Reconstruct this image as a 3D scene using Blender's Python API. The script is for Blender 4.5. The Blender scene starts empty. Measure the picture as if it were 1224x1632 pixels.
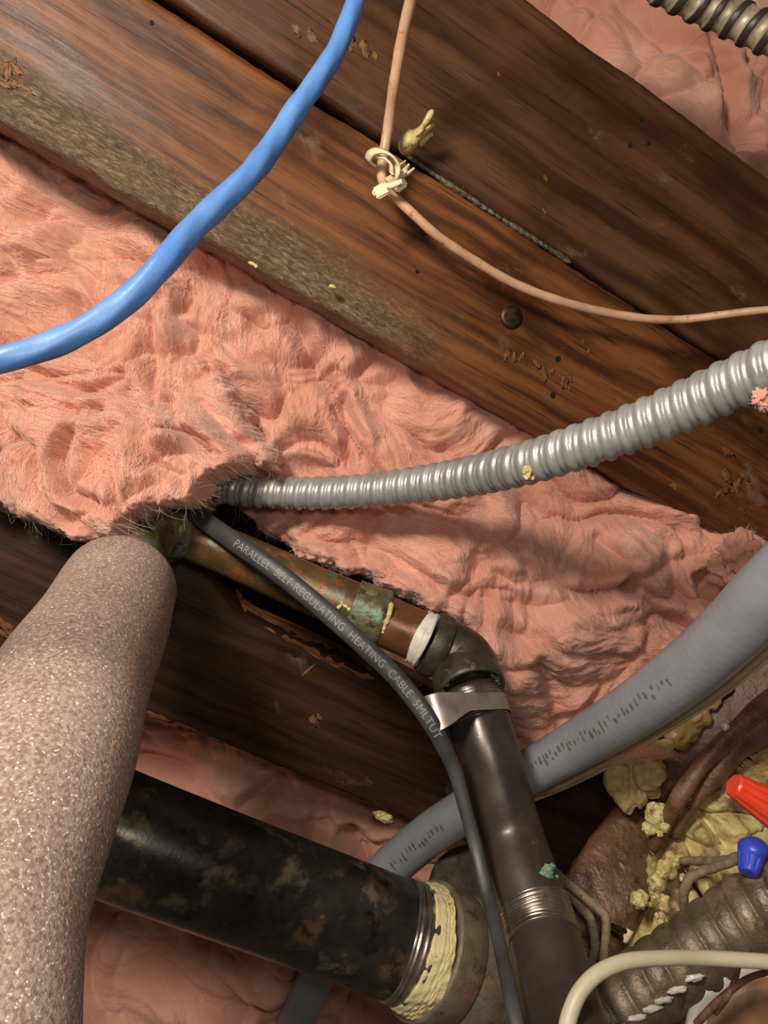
import bpy, math, random
import numpy as np
from mathutils import Vector, Matrix, noise as mnoise

random.seed(7)
rng = np.random.default_rng(7)
mnoise.seed_set(3)
SC = bpy.context.scene
COL = SC.collection

# ------------------------------------------------------------ camera
F = 1200.0            # focal length in pixels of the 1224 x 1632 frame
CAMH = 1.70           # the camera looks straight up from head height
cd = bpy.data.cameras.new('camera'); cam = bpy.data.objects.new('camera', cd); COL.objects.link(cam)
cd.sensor_fit = 'VERTICAL'; cd.sensor_height = 36.0; cd.lens = F / 1632 * 36.0
cd.clip_start = 0.01
cam.location = (0, 0, CAMH); cam.rotation_euler = (math.pi, 0, 0)
SC.camera = cam
# ------------------------------------------------------------ world
w = bpy.data.worlds.new('world'); SC.world = w; w.use_nodes = True
w.node_tree.nodes['Background'].inputs[0].default_value = (1.0, 0.86, 0.70, 1)
w.node_tree.nodes['Background'].inputs[1].default_value = 0.07
# ------------------------------------------------------------ lamps
def area(name, loc, target, size, power, col):
    ld = bpy.data.lights.new(name, 'AREA'); ld.shape = 'DISK'; ld.size = size; ld.energy = power; ld.color = col
    lo = bpy.data.objects.new(name, ld); COL.objects.link(lo); lo.location = loc
    d = Vector(target) - Vector(loc); lo.rotation_euler = d.to_track_quat('-Z', 'Y').to_euler()
    return lo
area('work_light', (-0.26, -0.38, CAMH - 0.18), (0.0, 0.05, CAMH + 0.6), 0.16, 8.0, (1.0, 0.89, 0.75))
area('fill_light', (0.02, -0.06, CAMH - 0.03), (0.05, 0.0, CAMH + 0.6), 0.05, .7, (1.0, 0.92, 0.80))  # unseen fill lamp added near the camera to lift the shade
SC.view_settings.view_transform = 'Standard'; SC.view_settings.look = 'None'
SC.view_settings.exposure = 0.0; SC.view_settings.gamma = 1.0; SC.view_settings.use_curve_mapping = False

# ------------------------------------------------------------ helpers
def P(u, v, z):
    return Vector(((u - 612) / F * z, (v - 816) / F * z, CAMH + z))

def tag(o, label=None, cat=None, group=None, kind=None):
    if label: o['label'] = label
    if cat: o['category'] = cat
    if group: o['group'] = group
    if kind: o['kind'] = kind
    return o

def thing(name, label, cat, loc, group=None):
    o = bpy.data.objects.new(name, None); COL.objects.link(o); o.location = loc; o.empty_display_size = .02
    return tag(o, label, cat, group)

class MB:
    def __init__(s): s.v = []; s.f = []; s.uv = None
    def add(s, v, f):
        n = len(s.v); s.v += [tuple(p) for p in v]; s.f += [tuple(i + n for i in q) for q in f]; return s

def build(name, mb, m, parent=None, smooth=True, origin=None, uv=None):
    """Links one mesh object; vertices are given in world space."""
    v = np.array(mb.v if isinstance(mb, MB) else mb[0], dtype=float); f = mb.f if isinstance(mb, MB) else mb[1]
    if parent is not None:
        root = parent; off = Vector((0, 0, 0))
        while root is not None: off += root.location; root = root.parent
    else:
        off = Vector(origin) if origin is not None else Vector(v.mean(axis=0))
    me = bpy.data.meshes.new(name)
    vv = v - np.array(off)
    if isinstance(f, np.ndarray):
        k = f.shape[1]
        me.vertices.add(len(vv)); me.vertices.foreach_set('co', vv.ravel())
        me.loops.add(f.size); me.loops.foreach_set('vertex_index', f.ravel().astype(np.int32))
        me.polygons.add(len(f)); me.polygons.foreach_set('loop_start', np.arange(0, f.size, k, dtype=np.int32))
        me.update(calc_edges=True)
    else:
        me.from_pydata(vv.tolist(), [], f); me.update()
    if smooth: me.polygons.foreach_set('use_smooth', [True] * len(me.polygons))
    if uv is not None:
        l = me.uv_layers.new(name='UVMap'); idx = np.zeros(len(me.loops), dtype=np.int32); me.loops.foreach_get('vertex_index', idx)
        l.data.foreach_set('uv', np.asarray(uv)[idx].ravel())
    me.materials.append(m)
    o = bpy.data.objects.new(name, me); COL.objects.link(o)
    if parent is None: o.location = off
    else: o.parent = parent
    return o

def spline(pts, step):
    """Catmull-Rom through n-dimensional points, resampled about every STEP of the first three dims."""
    p = np.array(pts, float); p = np.vstack([2 * p[0] - p[1], p, 2 * p[-1] - p[-2]])
    out = []
    for i in range(1, len(p) - 2):
        a, b, c, d = p[i - 1:i + 3]; t = np.linspace(0, 1, 40, endpoint=False)[:, None]
        out.append(.5 * ((2 * b) + (c - a) * t + (2 * a - 5 * b + 4 * c - d) * t ** 2 + (-a + 3 * b - 3 * c + d) * t ** 3))
    out.append(p[-2][None]); q = np.vstack(out)
    s = np.concatenate([[0], np.cumsum(np.linalg.norm(np.diff(q[:, :3], axis=0), axis=1))])
    n = max(2, int(s[-1] / step) + 1); ss = np.linspace(0, s[-1], n)
    return np.column_stack([np.interp(ss, s, q[:, k]) for k in range(q.shape[1])]), ss

def path(pts, step):
    """pts (u, v, depth, radius in pixels) -> world centres, radii (m), arc length, frames (side, up-to-camera)."""
    w4 = [list(P(a[0], a[1], a[2])) + [a[3] * a[2] / F] for a in pts]
    off = lambda a: a[0] < -20 or a[0] > 1244 or a[1] < -20 or a[1] > 1652
    def on(a, b):      # runs on straight beyond the picture
        a, b = np.array(a), np.array(b); d = a - b; L = np.linalg.norm(d[:3]); out = []
        for k in range(max(1, int(.2 / L))): d = d * np.array([1, 1, .7, .5]); a = a + d; out.append(list(a))
        return out
    if off(pts[0]): w4 = on(w4[0], w4[1])[::-1] + w4
    if off(pts[-1]): w4 = w4 + on(w4[-1], w4[-2])
    q, s = spline(w4, step); c = q[:, :3]; r = q[:, 3]
    t = np.gradient(c, axis=0); t /= np.linalg.norm(t, axis=1)[:, None]
    view = c - np.array([0, 0, CAMH]); view /= np.linalg.norm(view, axis=1)[:, None]
    side = np.cross(t, view); side /= np.linalg.norm(side, axis=1)[:, None]
    up = np.cross(side, t)
    up *= -np.sign((up * view).sum(1))[:, None]      # points to the viewer side
    return c, r, s, side, up, t

def tube(pts, n=24, step=.004, prof=None, flat=1.0, cap=True, hollow=0):
    """Round or flattened sweep; prof(s, theta) multiplies the radius."""
    c, r, s, side, up, t = path(pts, step)
    th = np.linspace(0, 2 * math.pi, n, endpoint=False)
    S, T = np.meshgrid(s, th, indexing='ij'); m = np.ones_like(S) if prof is None else prof(S, T)
    R = r[:, None] * m
    v = c[:, None, :] + (R * np.cos(T))[..., None] * side[:, None, :] + (R * np.sin(T) * flat)[..., None] * up[:, None, :]
    k = len(s); idx = np.arange(k * n).reshape(k, n); nx = np.roll(idx, -1, axis=1)
    f = np.stack([idx[:-1], nx[:-1], nx[1:], idx[1:]], -1).reshape(-1, 4)
    mb = MB(); mb.v = v.reshape(-1, 3).tolist(); mb.f = [tuple(q) for q in f.tolist()]
    if cap:
        for e, row in ((0, idx[0][::-1]), (-1, idx[-1])):
            mb.f.append(tuple(int(i) for i in row))
    mb.uv = np.column_stack([S.ravel(), T.ravel() * 0.01])
    return mb

def lathe(center, axis, prof, n=48, wob=0.0):
    """prof: list of (distance along axis, radius)."""
    a = Vector(axis).normalized(); x = a.orthogonal().normalized(); y = a.cross(x); c = Vector(center)
    mb = MB()
    for d, r in prof:
        for j in range(n):
            t = 2 * math.pi * j / n; rr = r * (1 + wob * mnoise.noise(Vector((math.cos(t) * 3, math.sin(t) * 3, d * 200))))
            mb.v.append(tuple(c + a * d + (x * math.cos(t) + y * math.sin(t)) * rr))
    for i in range(len(prof) - 1):
        for j in range(n):
            k = (j + 1) % n; mb.f.append((i * n + j, i * n + k, (i + 1) * n + k, (i + 1) * n + j))
    mb.f.append(tuple(range(n))[::-1]); mb.f.append(tuple(range((len(prof) - 1) * n, len(prof) * n)))
    return mb

_ico = {}
def ico(sub):
    if sub not in _ico:
        import bmesh
        b = bmesh.new(); bmesh.ops.create_icosphere(b, subdivisions=sub, radius=1)
        _ico[sub] = ([v.co.copy() for v in b.verts], [tuple(v.index for v in f.verts) for f in b.faces]); b.free()
    return _ico[sub]
def blob(c, r, amp=.3, freq=1.2, sub=3, sc=(1, 1, 1), rot=0, seed=0):
    vs, fs = ico(sub); mb = MB(); c = Vector(c); o = Vector((seed * 7.3, seed * 3.1, seed)); M = Matrix.Rotation(rot, 3, 'Z')
    for v in vs:
        k = 1 + amp * mnoise.noise(v * freq + o) + amp * .4 * mnoise.noise(v * freq * 2.7 + o)
        mb.v.append(tuple(c + M @ Vector((v.x * sc[0], v.y * sc[1], v.z * sc[2])) * r * k))
    mb.f = list(fs); return mb

def fuse(o, voxel, smooth=3):
    """Melts overlapping lumps of one mesh into a single skin."""
    m = o.modifiers.new('r', 'REMESH'); m.mode = 'VOXEL'; m.voxel_size = voxel
    m2 = o.modifiers.new('s', 'SMOOTH'); m2.iterations = smooth; m2.factor = .5
    bpy.context.view_layer.update(); dg = bpy.context.evaluated_depsgraph_get()
    me = bpy.data.meshes.new_from_object(o.evaluated_get(dg)); o.modifiers.clear(); old = o.data; o.data = me; bpy.data.meshes.remove(old)
    me.polygons.foreach_set('use_smooth', [True] * len(me.polygons)); me.name = o.name; return o

# numpy gradient noise
def gnoise(x, y, seed=0):
    r = np.random.default_rng(1000 + seed); g = r.normal(size=(256, 2)); g /= np.linalg.norm(g, axis=1)[:, None]; pm = r.permutation(256)
    xi = np.floor(x).astype(int); yi = np.floor(y).astype(int); xf = x - xi; yf = y - yi
    u = xf ** 3 * (xf * (xf * 6 - 15) + 10); v = yf ** 3 * (yf * (yf * 6 - 15) + 10)
    def d(i, j):
        h = pm[(pm[(xi + i) & 255] + yi + j) & 255]; return g[h, 0] * (xf - i) + g[h, 1] * (yf - j)
    a = d(0, 0) * (1 - u) + d(1, 0) * u; b = d(0, 1) * (1 - u) + d(1, 1) * u
    return (a * (1 - v) + b * v) * 1.5
def fbm(x, y, o=4, seed=0):
    s = 0; a = 1
    for k in range(o): s = s + a * gnoise(x * 2 ** k, y * 2 ** k, seed + k); a *= .5
    return s
def ss(a, b, x):
    t = np.clip((x - a) / (b - a), 0, 1); return t * t * (3 - 2 * t)

# ------------------------------------------------------------ materials
def lin(c): return tuple(((k / 255) / 12.92 if k <= 10 else ((k / 255 + .055) / 1.055) ** 2.4) for k in c) + (1,)
class NT:
    def __init__(s, name):
        s.m = bpy.data.materials.new(name); s.m.use_nodes = True; s.t = s.m.node_tree; s.b = s.t.nodes['Principled BSDF']
        s.co = s.t.nodes.new('ShaderNodeTexCoord')
    def n(s, typ, ins={}, **kw):
        x = s.t.nodes.new('ShaderNode' + typ)
        for k, v in kw.items(): setattr(x, k, v)
        for k, v in ins.items():
            if isinstance(v, bpy.types.NodeSocket): s.t.links.new(v, x.inputs[k])
            else: x.inputs[k].default_value = v
        return x
    def l(s, a, b): s.t.links.new(a, b)
    def map(s, scale=(1, 1, 1), src=None, loc=(0, 0, 0), rot=(0, 0, 0)):
        return s.n('Mapping', {'Vector': src or s.co.outputs['Object'], 'Scale': scale, 'Location': loc, 'Rotation': rot}).outputs[0]
    def noise(s, vec, scale, detail=4, rough=.55, dist=0):
        return s.n('TexNoise', {'Vector': vec, 'Scale': scale, 'Detail': detail, 'Roughness': rough, 'Distortion': dist}).outputs['Fac']
    def ramp(s, fac, stops):
        r = s.n('ValToRGB', {'Fac': fac}); e = r.color_ramp.elements
        while len(e) < len(stops): e.new(.5)
        for k, (p, c) in enumerate(stops): e[k].position = p; e[k].color = c if len(c) == 4 else tuple(c) + (1,)
        return r.outputs[0]
    def mask(s, fac, a, b):
        return s.n('MapRange', {'Value': fac, 'From Min': a, 'From Max': b}, interpolation_type='SMOOTHSTEP').outputs[0]
    def mix(s, fac, a, b):
        x = s.t.nodes.new('ShaderNodeMix'); x.data_type = 'RGBA'
        for i, v in ((0, fac), (6, a), (7, b)):
            if isinstance(v, bpy.types.NodeSocket): s.l(v, x.inputs[i])
            else: x.inputs[i].default_value = v
        return x.outputs[2]
    def math(s, op, a, b=0.0):
        x = s.n('Math', operation=op)
        for i, v in ((0, a), (1, b)):
            if isinstance(v, bpy.types.NodeSocket): s.l(v, x.inputs[i])
            else: x.inputs[i].default_value = v
        return x.outputs[0]
    def bump(s, h, strength, dist, prev=None):
        ins = {'Height': h, 'Strength': strength, 'Distance': dist}
        if prev is not None: ins['Normal'] = prev
        return s.n('Bump', ins).outputs[0]
    def out(s, col=None, rough=None, metal=None, normal=None, **kw):
        for k, v in (('Base Color', col), ('Roughness', rough), ('Metallic', metal), ('Normal', normal)):
            if v is None: continue
            if isinstance(v, bpy.types.NodeSocket): s.l(v, s.b.inputs[k])
            else: s.b.inputs[k].default_value = v
        for k, v in kw.items(): s.b.inputs[k.replace('_', ' ')].default_value = v
        return s.m

def plain(name, c1, c2=None, rough=.5, metal=0, scale=60, bump=.2, bscale=300, bd=.0006, spots=None, spot_rng=(.6, .7), spot_scale=40, spec=.5, **kw):
    """Two-tone mottled procedural material with optional patches of further colours."""
    N = NT(name); vec = N.map(); f = N.noise(vec, scale, 5)
    col = N.ramp(f, [(.35, lin(c1)), (.65, lin(c2 or c1))])
    for k, sp in enumerate(spots or []):
        v2 = N.map(loc=(k * 3.3 + 1, 2, 5)); mk = N.mask(N.noise(v2, spot_scale * (1 + .4 * k), 6, .65), *spot_rng); col = N.mix(mk, col, lin(sp))
    nr = N.bump(N.noise(vec, bscale, 4), bump, bd)
    rr = N.n('MapRange', {'Value': f, 'From Min': .3, 'From Max': .7, 'To Min': max(0, rough - .08), 'To Max': min(1, rough + .08)}).outputs[0]
    return N.out(col, rr, metal, nr, Specular_IOR_Level=spec, **kw)

def insulation(name, tint=1.0):
    N = NT(name); src = N.map()
    wv = N.n('TexNoise', {'Vector': src, 'Scale': 9.0, 'Detail': 3.0}).outputs['Color']
    warp = N.n('VectorMath', {0: wv, 1: (.16, .16, .16)}, operation='MULTIPLY').outputs[0]
    wc = N.n('VectorMath', {0: src, 1: warp}, operation='ADD').outputs[0]
    big = N.noise(wc, 14, 4, .6)
    col = N.ramp(big, [(.36, lin((208, 158, 138))), (.50, lin((222, 184, 168))), (.64, lin((242, 224, 210)))])  # palest stop paints in broad highlight patches
    fib = N.noise(N.map((30, 230, 120), wc, rot=(0, 0, .5)), 1.0, 6, .7, .4)
    fib2 = N.noise(N.map((260, 60, 120), wc, rot=(0, 0, .2)), 1.0, 6, .7, .4)
    ff = N.math('MAXIMUM', fib, fib2)
    at = N.n('Attribute', attribute_name='density_shade').outputs['Fac']
    col = N.mix(N.math('MULTIPLY', N.mask(at, .52, .85), .9), col, lin((248, 230, 214)))  # cream along dense streaks paints in the fibre highlights
    col = N.mix(N.math('MULTIPLY', N.mask(at, .45, .0), .8), col, lin((204, 142, 120)))  # redder tone painted in for the shade of crevices
    h = N.bump(ff, .25, .002); h = N.bump(N.noise(src, 900, 3, .7), .2, .0010, h)
    N.out(col, .9, 0, h, Subsurface_Weight=.15, Subsurface_Scale=.010, Specular_IOR_Level=.12, Sheen_Weight=.25, Sheen_Roughness=.5)
    N.b.inputs['Subsurface Radius'].default_value = (1.0, .6, .48)
    return N.m

M = {}
M['wool'] = insulation('pink_fiberglass')
def fibre_mat():
    N = NT('loose_fibre'); t = N.t
    N.out(N.ramp(N.noise(N.map(), 60, 2), [(.35, lin((240, 204, 186))), (.65, lin((254, 240, 226)))]), .55, Specular_IOR_Level=.3)
    tr = N.n('BsdfTranslucent', {'Color': lin((255, 205, 188))}); mx = N.n('MixShader', {0: .5, 1: N.b.outputs[0], 2: tr.outputs[0]})
    N.l(mx.outputs[0], t.nodes['Material Output'].inputs[0]); return N.m
M['fibre'] = fibre_mat()

def wood(name, dark, mid, lite, rough=.42, worn=None, dirt=.5, ringy=1.0, grey=(136, 116, 92), spec=.3):
    """Grain runs along local X; WORN: (y0, y1, noise) band of greyed scuffed timber along one edge."""
    N = NT(name); src = N.co.outputs['Object']
    sep = N.n('SeparateXYZ', {'Vector': src})
    wob = N.noise(N.map((4, 9, 9)), 1, 3)
    ysh = N.math('ADD', sep.outputs[1], N.math('MULTIPLY', wob, .03))
    comb = N.n('CombineXYZ', {'X': N.math('MULTIPLY', sep.outputs[0], .04), 'Y': ysh, 'Z': N.math('MULTIPLY', sep.outputs[2], .6)}).outputs[0]
    rings = N.noise(comb, 70 * ringy, 3, .5)
    fine = N.noise(N.map((14, 420, 300)), 1, 5, .7, .3)
    blot = N.noise(N.map((7, 14, 10)), 1, 5, .6, .3)
    col = N.ramp(rings, [(.36, lin(dark)), (.46, lin(mid)), (.60, lin(lite))])
    col = N.mix(N.mask(fine, .52, .72), col, lin(tuple(int(k * .55) for k in dark)))
    dk = N.mix(N.mask(blot, .48, .68), col, lin(tuple(int(k * .62) for k in mid))); col = N.mix(dirt, col, dk)
    smudge = N.math('MULTIPLY', N.mask(N.noise(N.map((16, 30, 20), loc=(5, 1, 0)), 1, 6, .7, .6), .60, .76), .35)
    col = N.mix(smudge, col, lin((158, 138, 118)))
    h = N.math('ADD', N.math('MULTIPLY', fine, .6), N.math('MULTIPLY', rings, .4))
    if worn:
        y0, y1, xm = worn
        edge = N.math('ADD', sep.outputs[1], N.math('MULTIPLY', N.math('SUBTRACT', N.noise(N.map((11, 30, 10), loc=(2, 4, 1)), 1, 6, .7), .5), .05))
        mk = N.mask(edge, y0, y1)
        if xm: mk = N.math('MULTIPLY', mk, N.mask(sep.outputs[0], xm[0], xm[1]))
        scr = N.noise(N.map((110, 420, 200), rot=(0, 0, .35)), 1, 6, .8, 1.0)
        wc = N.ramp(scr, [(.32, lin((52, 37, 24))), (.48, lin((88, 70, 48))), (.60, lin(grey)), (.72, lin((196, 180, 156)))])
        col = N.mix(N.math('MULTIPLY', mk, .85), col, wc)
        h = N.math('ADD', h, N.math('MULTIPLY', N.math('MULTIPLY', mk, scr), 1.6))
    nr = N.bump(h, .5, .0012)
    rr = N.n('MapRange', {'Value': blot, 'From Min': .3, 'From Max': .7, 'To Min': rough + .15, 'To Max': rough - .1}).outputs[0]
    return N.out(col, rr, 0, nr, Specular_IOR_Level=spec)

M['galv'] = plain('galvanised_steel', (160, 161, 160), (180, 181, 180), .40, .45, 90, .15, 700, .0003)
M['grease'] = plain('rusty_sleeve', (84, 66, 56), (128, 112, 100), .5, .6, 90, .3, 500)
M['blue'] = plain('blue_jacket', (68, 108, 166), (78, 120, 178), .42, 0, 40, .5, 120, .0006)
M['salmon'] = plain('salmon_jacket', (190, 146, 114), (206, 168, 138), .45, 0, 50, .3, 300, .0004, [(158, 128, 66), (178, 96, 76)], (.60, .70), 70)
M['foampipe'] = None
M['black'] = plain('black_coated_steel', (34, 33, 33), (50, 47, 45), .30, .2, 70, .3, 400, .0003, [(92, 70, 50), (104, 92, 76), (20, 19, 19)], (.54, .68), 26)
M['nipple'] = plain('dark_steel_pipe', (70, 63, 60), (90, 82, 77), .36, .55, 30, .25, 500, .0002, [(112, 100, 84)], (.66, .74), 60)
M['thread'] = plain('cut_steel_thread', (150, 138, 128), (182, 170, 160), .28, .9, 90, .1, 700, .0002)
M['tape'] = plain('silver_tape', (160, 152, 144), (186, 176, 166), .42, .65, 90, .3, 500, .0003)
M['iron'] = plain('malleable_iron', (64, 60, 54), (86, 80, 70), .45, .5, 90, .5, 400, .0005, [(120, 108, 88)], (.62, .7), 90)
M['cast'] = plain('cast_iron', (112, 102, 86), (136, 124, 106), .55, .3, 60, .7, 600, .0006, [(146, 88, 52), (92, 78, 62)], (.55, .68), 38)
M['dope'] = plain('pipe_dope', (214, 196, 142), (232, 216, 168), .55, 0, 200, .9, 300, .0012, [(120, 100, 70)], (.62, .7), 160)
M['teflon'] = plain('white_tape', (214, 208, 196), (232, 226, 214), .5, 0, 200, .5, 300, .0006, [(140, 130, 96)], (.58, .68), 200)
M['copper'] = plain('aged_copper', (80, 64, 38), (106, 80, 48), .38, .3, 60, .4, 300, .0006, [(74, 76, 50), (84, 108, 84), (150, 84, 44)], (.54, .68), 40)
M['verdigris'] = plain('verdigris_copper', (84, 80, 54), (110, 104, 74), .45, .2, 60, .6, 300, .0008, [(98, 122, 100), (134, 122, 76), (62, 52, 34)], (.52, .62), 60)
M['green'] = plain('green_corrosion', (92, 128, 96), (130, 168, 132), .7, 0, 300, .9, 400, .001, [(60, 84, 60)], (.58, .66), 400)
M['rubber'] = plain('cable_jacket', (46, 46, 48), (58, 58, 60), .48, 0, 60, .2, 500, .0002)
M['print'] = plain('printed_ink', (134, 136, 138), (154, 156, 158), .6, 0, 60, 0)
M['ink'] = plain('dark_ink', (84, 80, 76), (110, 104, 98), .6, 0, 200, 0)
M['grey'] = plain('grey_pvc_jacket', (126, 130, 138), (138, 142, 150), .33, 0, 30, .3, 160, .0005)
M['tan'] = plain('tan_jacket', (176, 154, 122), (192, 172, 140), .5, 0, 50, .2, 300)
M['white'] = plain('cream_jacket', (186, 178, 150), (198, 190, 164), .42, 0, 40, .2, 200, .0004)
M['clip'] = plain('ivory_plastic', (212, 200, 164), (226, 216, 184), .45, 0, 60, .4, 300, .0005)
M['foamy'] = plain('cured_foam', (188, 170, 108), (214, 198, 138), .36, 0, 60, .8, 200, .0022, [(140, 112, 70), (120, 88, 56)], (.58, .70), 90)
M['foamy_dull'] = plain('cured_foam_dull', (176, 156, 102), (204, 184, 130), .5, 0, 60, .5, 200, .0016, [(130, 106, 70)], (.60, .72), 70)
M['red'] = plain('red_plastic', (226, 66, 40), (236, 78, 50), .35, 0, 60, .2, 300)
M['bluep'] = plain('blue_plastic', (50, 66, 190), (62, 80, 208), .35, 0, 60, .2, 300)
M['nail'] = plain('nail_steel', (52, 40, 30), (84, 68, 52), .42, .7, 200, .5, 400, .0004)
M['hole'] = plain('hole_dark', (10, 7, 5), (14, 9, 6), .9)
M['gouge'] = plain('bare_gouged_wood', (92, 56, 28), (132, 88, 48), .6, 0, 200, .8, 400, .001, [(82, 50, 26)], (.55, .65), 200)
M['cloth'] = plain('cloth_braid', (118, 104, 82), (148, 132, 104), .7, 0, 200, .8, 900, .0006, [(50, 42, 34)], (.62, .68), 260)
M['rootcab'] = plain('rusty_cable', (98, 68, 50), (128, 94, 72), .5, .1, 80, .8, 300, .0012, [(166, 144, 116)], (.64, .72), 80)
M['oldflex'] = plain('old_corroded_steel', (96, 86, 70), (124, 112, 92), .45, .4, 60, .7, 300, .001, [(150, 130, 104), (74, 72, 60)], (.55, .68), 50)
M['darkflex'] = plain('old_dark_flex', (120, 114, 96), (156, 150, 128), .42, .6, 80, .5, 300, .0006, [(56, 50, 48)], (.52, .62), 80)
M['ceramic'] = plain('white_enamel', (212, 206, 196), (226, 220, 210), .3, 0, 60, .2, 200, .0006)
M['brownp'] = plain('brown_paint', (128, 92, 66), (150, 112, 84), .4, 0, 60, .3, 200, .0006)
M['subfloor'] = wood('subfloor_wood', (40, 26, 16), (58, 38, 22), (70, 48, 30), .7)
# boards: lower one orange brown with a greyed bottom strip
M['wood_hi'] = wood('stained_board_upper', (60, 36, 21), (80, 50, 30), (96, 63, 40), .40, None, .7, .8)
M['wood_lo'] = None
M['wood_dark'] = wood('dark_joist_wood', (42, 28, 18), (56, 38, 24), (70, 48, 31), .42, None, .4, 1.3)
M['wood_rot'] = plain('rotten_wood', (76, 50, 32), (112, 80, 54), .42, 0, 30, .9, 90, .003, [(146, 116, 86), (58, 38, 24)], (.56, .70), 34)
def foampipe():
    N = NT('foam_pipe_wrap'); src = N.map()
    v = N.n('TexVoronoi', {'Vector': N.map((1, 1, .7)), 'Scale': 620.0}).outputs['Distance']
    n1 = N.noise(src, 560, 3, .6); n2 = N.noise(src, 14, 4)
    col = N.ramp(N.math('ADD', N.math('MULTIPLY', n1, .75), N.math('MULTIPLY', n2, .25)), [(.36, lin((116, 94, 84))), (.50, lin((146, 122, 110))), (.62, lin((176, 156, 143)))])
    glint = N.noise(src, 700, 2, .6); col = N.mix(N.mask(glint, .60, .70), col, lin((228, 214, 200))); h = N.bump(n1, .6, .0009)  # pale flecks paint in the glinting of the grains
    return N.out(col, N.mask(n1, .72, .45), 0, h, Specular_IOR_Level=.6)
M['foampipe'] = foampipe()
def foammass():
    N = NT('foam_crust'); src = N.map()
    a = N.noise(src, 26, 6, .65, .5)
    col = N.ramp(a, [(.34, lin((104, 70, 50))), (.41, lin((150, 122, 86))), (.47, lin((198, 178, 118))), (.62, lin((228, 212, 150)))])
    c2 = N.noise(N.map(loc=(3, 3, 3)), 18, 4, .6); col = N.mix(N.mask(c2, .58, .70), col, lin((158, 128, 96)))
    dk = N.noise(N.map(loc=(6, 3, 3)), 190, 5, .7); col = N.mix(N.mask(dk, .60, .68), col, lin((92, 74, 46)))
    h = N.bump(N.noise(src, 150, 5, .6, .8), .7, .003); h = N.bump(N.noise(src, 900, 3), .3, .0008, h)
    return N.out(col, N.n('MapRange', {'Value': a, 'From Min': .4, 'From Max': .6, 'To Min': .5, 'To Max': .28}).outputs[0], 0, h)
M['crust'] = foammass()

# ------------------------------------------------------------ ceiling behind everything
zc = .93
mb = MB()
x0, x1, y0, y1 = -1.3, 1.3, -1.3, 1.3
mb.add([(x0, y0, CAMH + zc), (x1, y0, CAMH + zc), (x1, y1, CAMH + zc), (x0, y1, CAMH + zc),
        (x0, y0, CAMH + zc + .02), (x1, y0, CAMH + zc + .02), (x1, y1, CAMH + zc + .02), (x0, y1, CAMH + zc + .02)],
       [(0, 1, 2, 3), (7, 6, 5, 4), (0, 4, 5, 1), (1, 5, 6, 2), (2, 6, 7, 3), (3, 7, 4, 0)])
o = build('ceiling', mb, M['subfloor'], smooth=False); tag(o, kind='structure')

# ------------------------------------------------------------ joist boards
class Plane:
    """A timber face: direction to its vanishing point, depth at one pixel."""
    def __init__(s, vp, at, z):
        s.d = Vector(((vp[0] - 612) / F, (vp[1] - 816) / F, 1)).normalized()
        s.w = Vector((-s.d.y, s.d.x, 0)).normalized(); s.n = s.d.cross(s.w)
        s.o = P(at[0], at[1], z); s.M = Matrix((s.d, s.w, s.n)).transposed()
    def hit(s, u, v):
        c = Vector((0, 0, CAMH)); r = Vector(((u - 612) / F, (v - 816) / F, 1))
        t = (s.o - c).dot(s.n) / r.dot(s.n); return c + r * t
    def loc(s, u, v):
        q = s.M.transposed() @ (s.hit(u, v) - s.o); return q.x, q.y
    def world(s, x, y, z=0): return s.o + s.M @ Vector((x, y, z))

def board(name, label, pl, ylo, yhi, xa, xb, th, mat, chamfer=0, jag=.0006, seed=0, nx=300, hi_fn=None, lo_fn=None):
    t = tag(bpy.data.objects.new(name, None), label, 'joist'); COL.objects.link(t)
    t.location = pl.o; t.rotation_euler = pl.M.to_euler(); t['_x'] = 0; del t['_x']
    xs = np.linspace(xa, xb, nx); ny = 40; v = []
    r = .0035
    for x in xs:
        a = ylo + jag * mnoise.noise(Vector((x * 25, seed, 0))) * 2 + jag * mnoise.noise(Vector((x * 140, seed, 3)))
        b = yhi + jag * mnoise.noise(Vector((x * 25, seed, 7))) * 2 + jag * mnoise.noise(Vector((x * 140, seed, 9)))
        if lo_fn: a += lo_fn(x)
        if hi_fn: b += hi_fn(x)
        row = [(x, a + .001, th), (x, a, r * 1.5), (x, a + r * .35, r * .35), (x, a + r * 1.4, 0)] if not chamfer else \
              [(x, a - chamfer * .2, th), (x, a, chamfer * 1.3), (x, a + chamfer * .5, chamfer * .5), (x, a + chamfer, 0)]
        y0_ = row[-1][1]; y1_ = b - r * 1.4
        for k in range(1, ny):
            y = y0_ + (y1_ - y0_) * k / ny
            row.append((x, y, .0006 * mnoise.noise(Vector((x * 8, y * 60, seed))) + .0004 * mnoise.noise(Vector((x * 60, y * 300, seed)))))
        row += [(x, y1_, 0), (x, b - r * .35, r * .35), (x, b, r * 1.5), (x, b - .001, th)]
        v += row
    m = len(row); f = []
    for i in range(nx - 1):
        for j in range(m):
            k = (j + 1) % m; f.append((i * m + j, (i + 1) * m + j, (i + 1) * m + k, i * m + k))
    f.append(tuple(range(m))); f.append(tuple(range((nx - 1) * m, nx * m))[::-1])
    me = bpy.data.meshes.new('board'); me.from_pydata(v, [], f); me.update()
    me.polygons.foreach_set('use_smooth', [True] * len(me.polygons)); me.materials.append(mat)
    o = bpy.data.objects.new('board', me); COL.objects.link(o); o.parent = t
    return t

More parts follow.
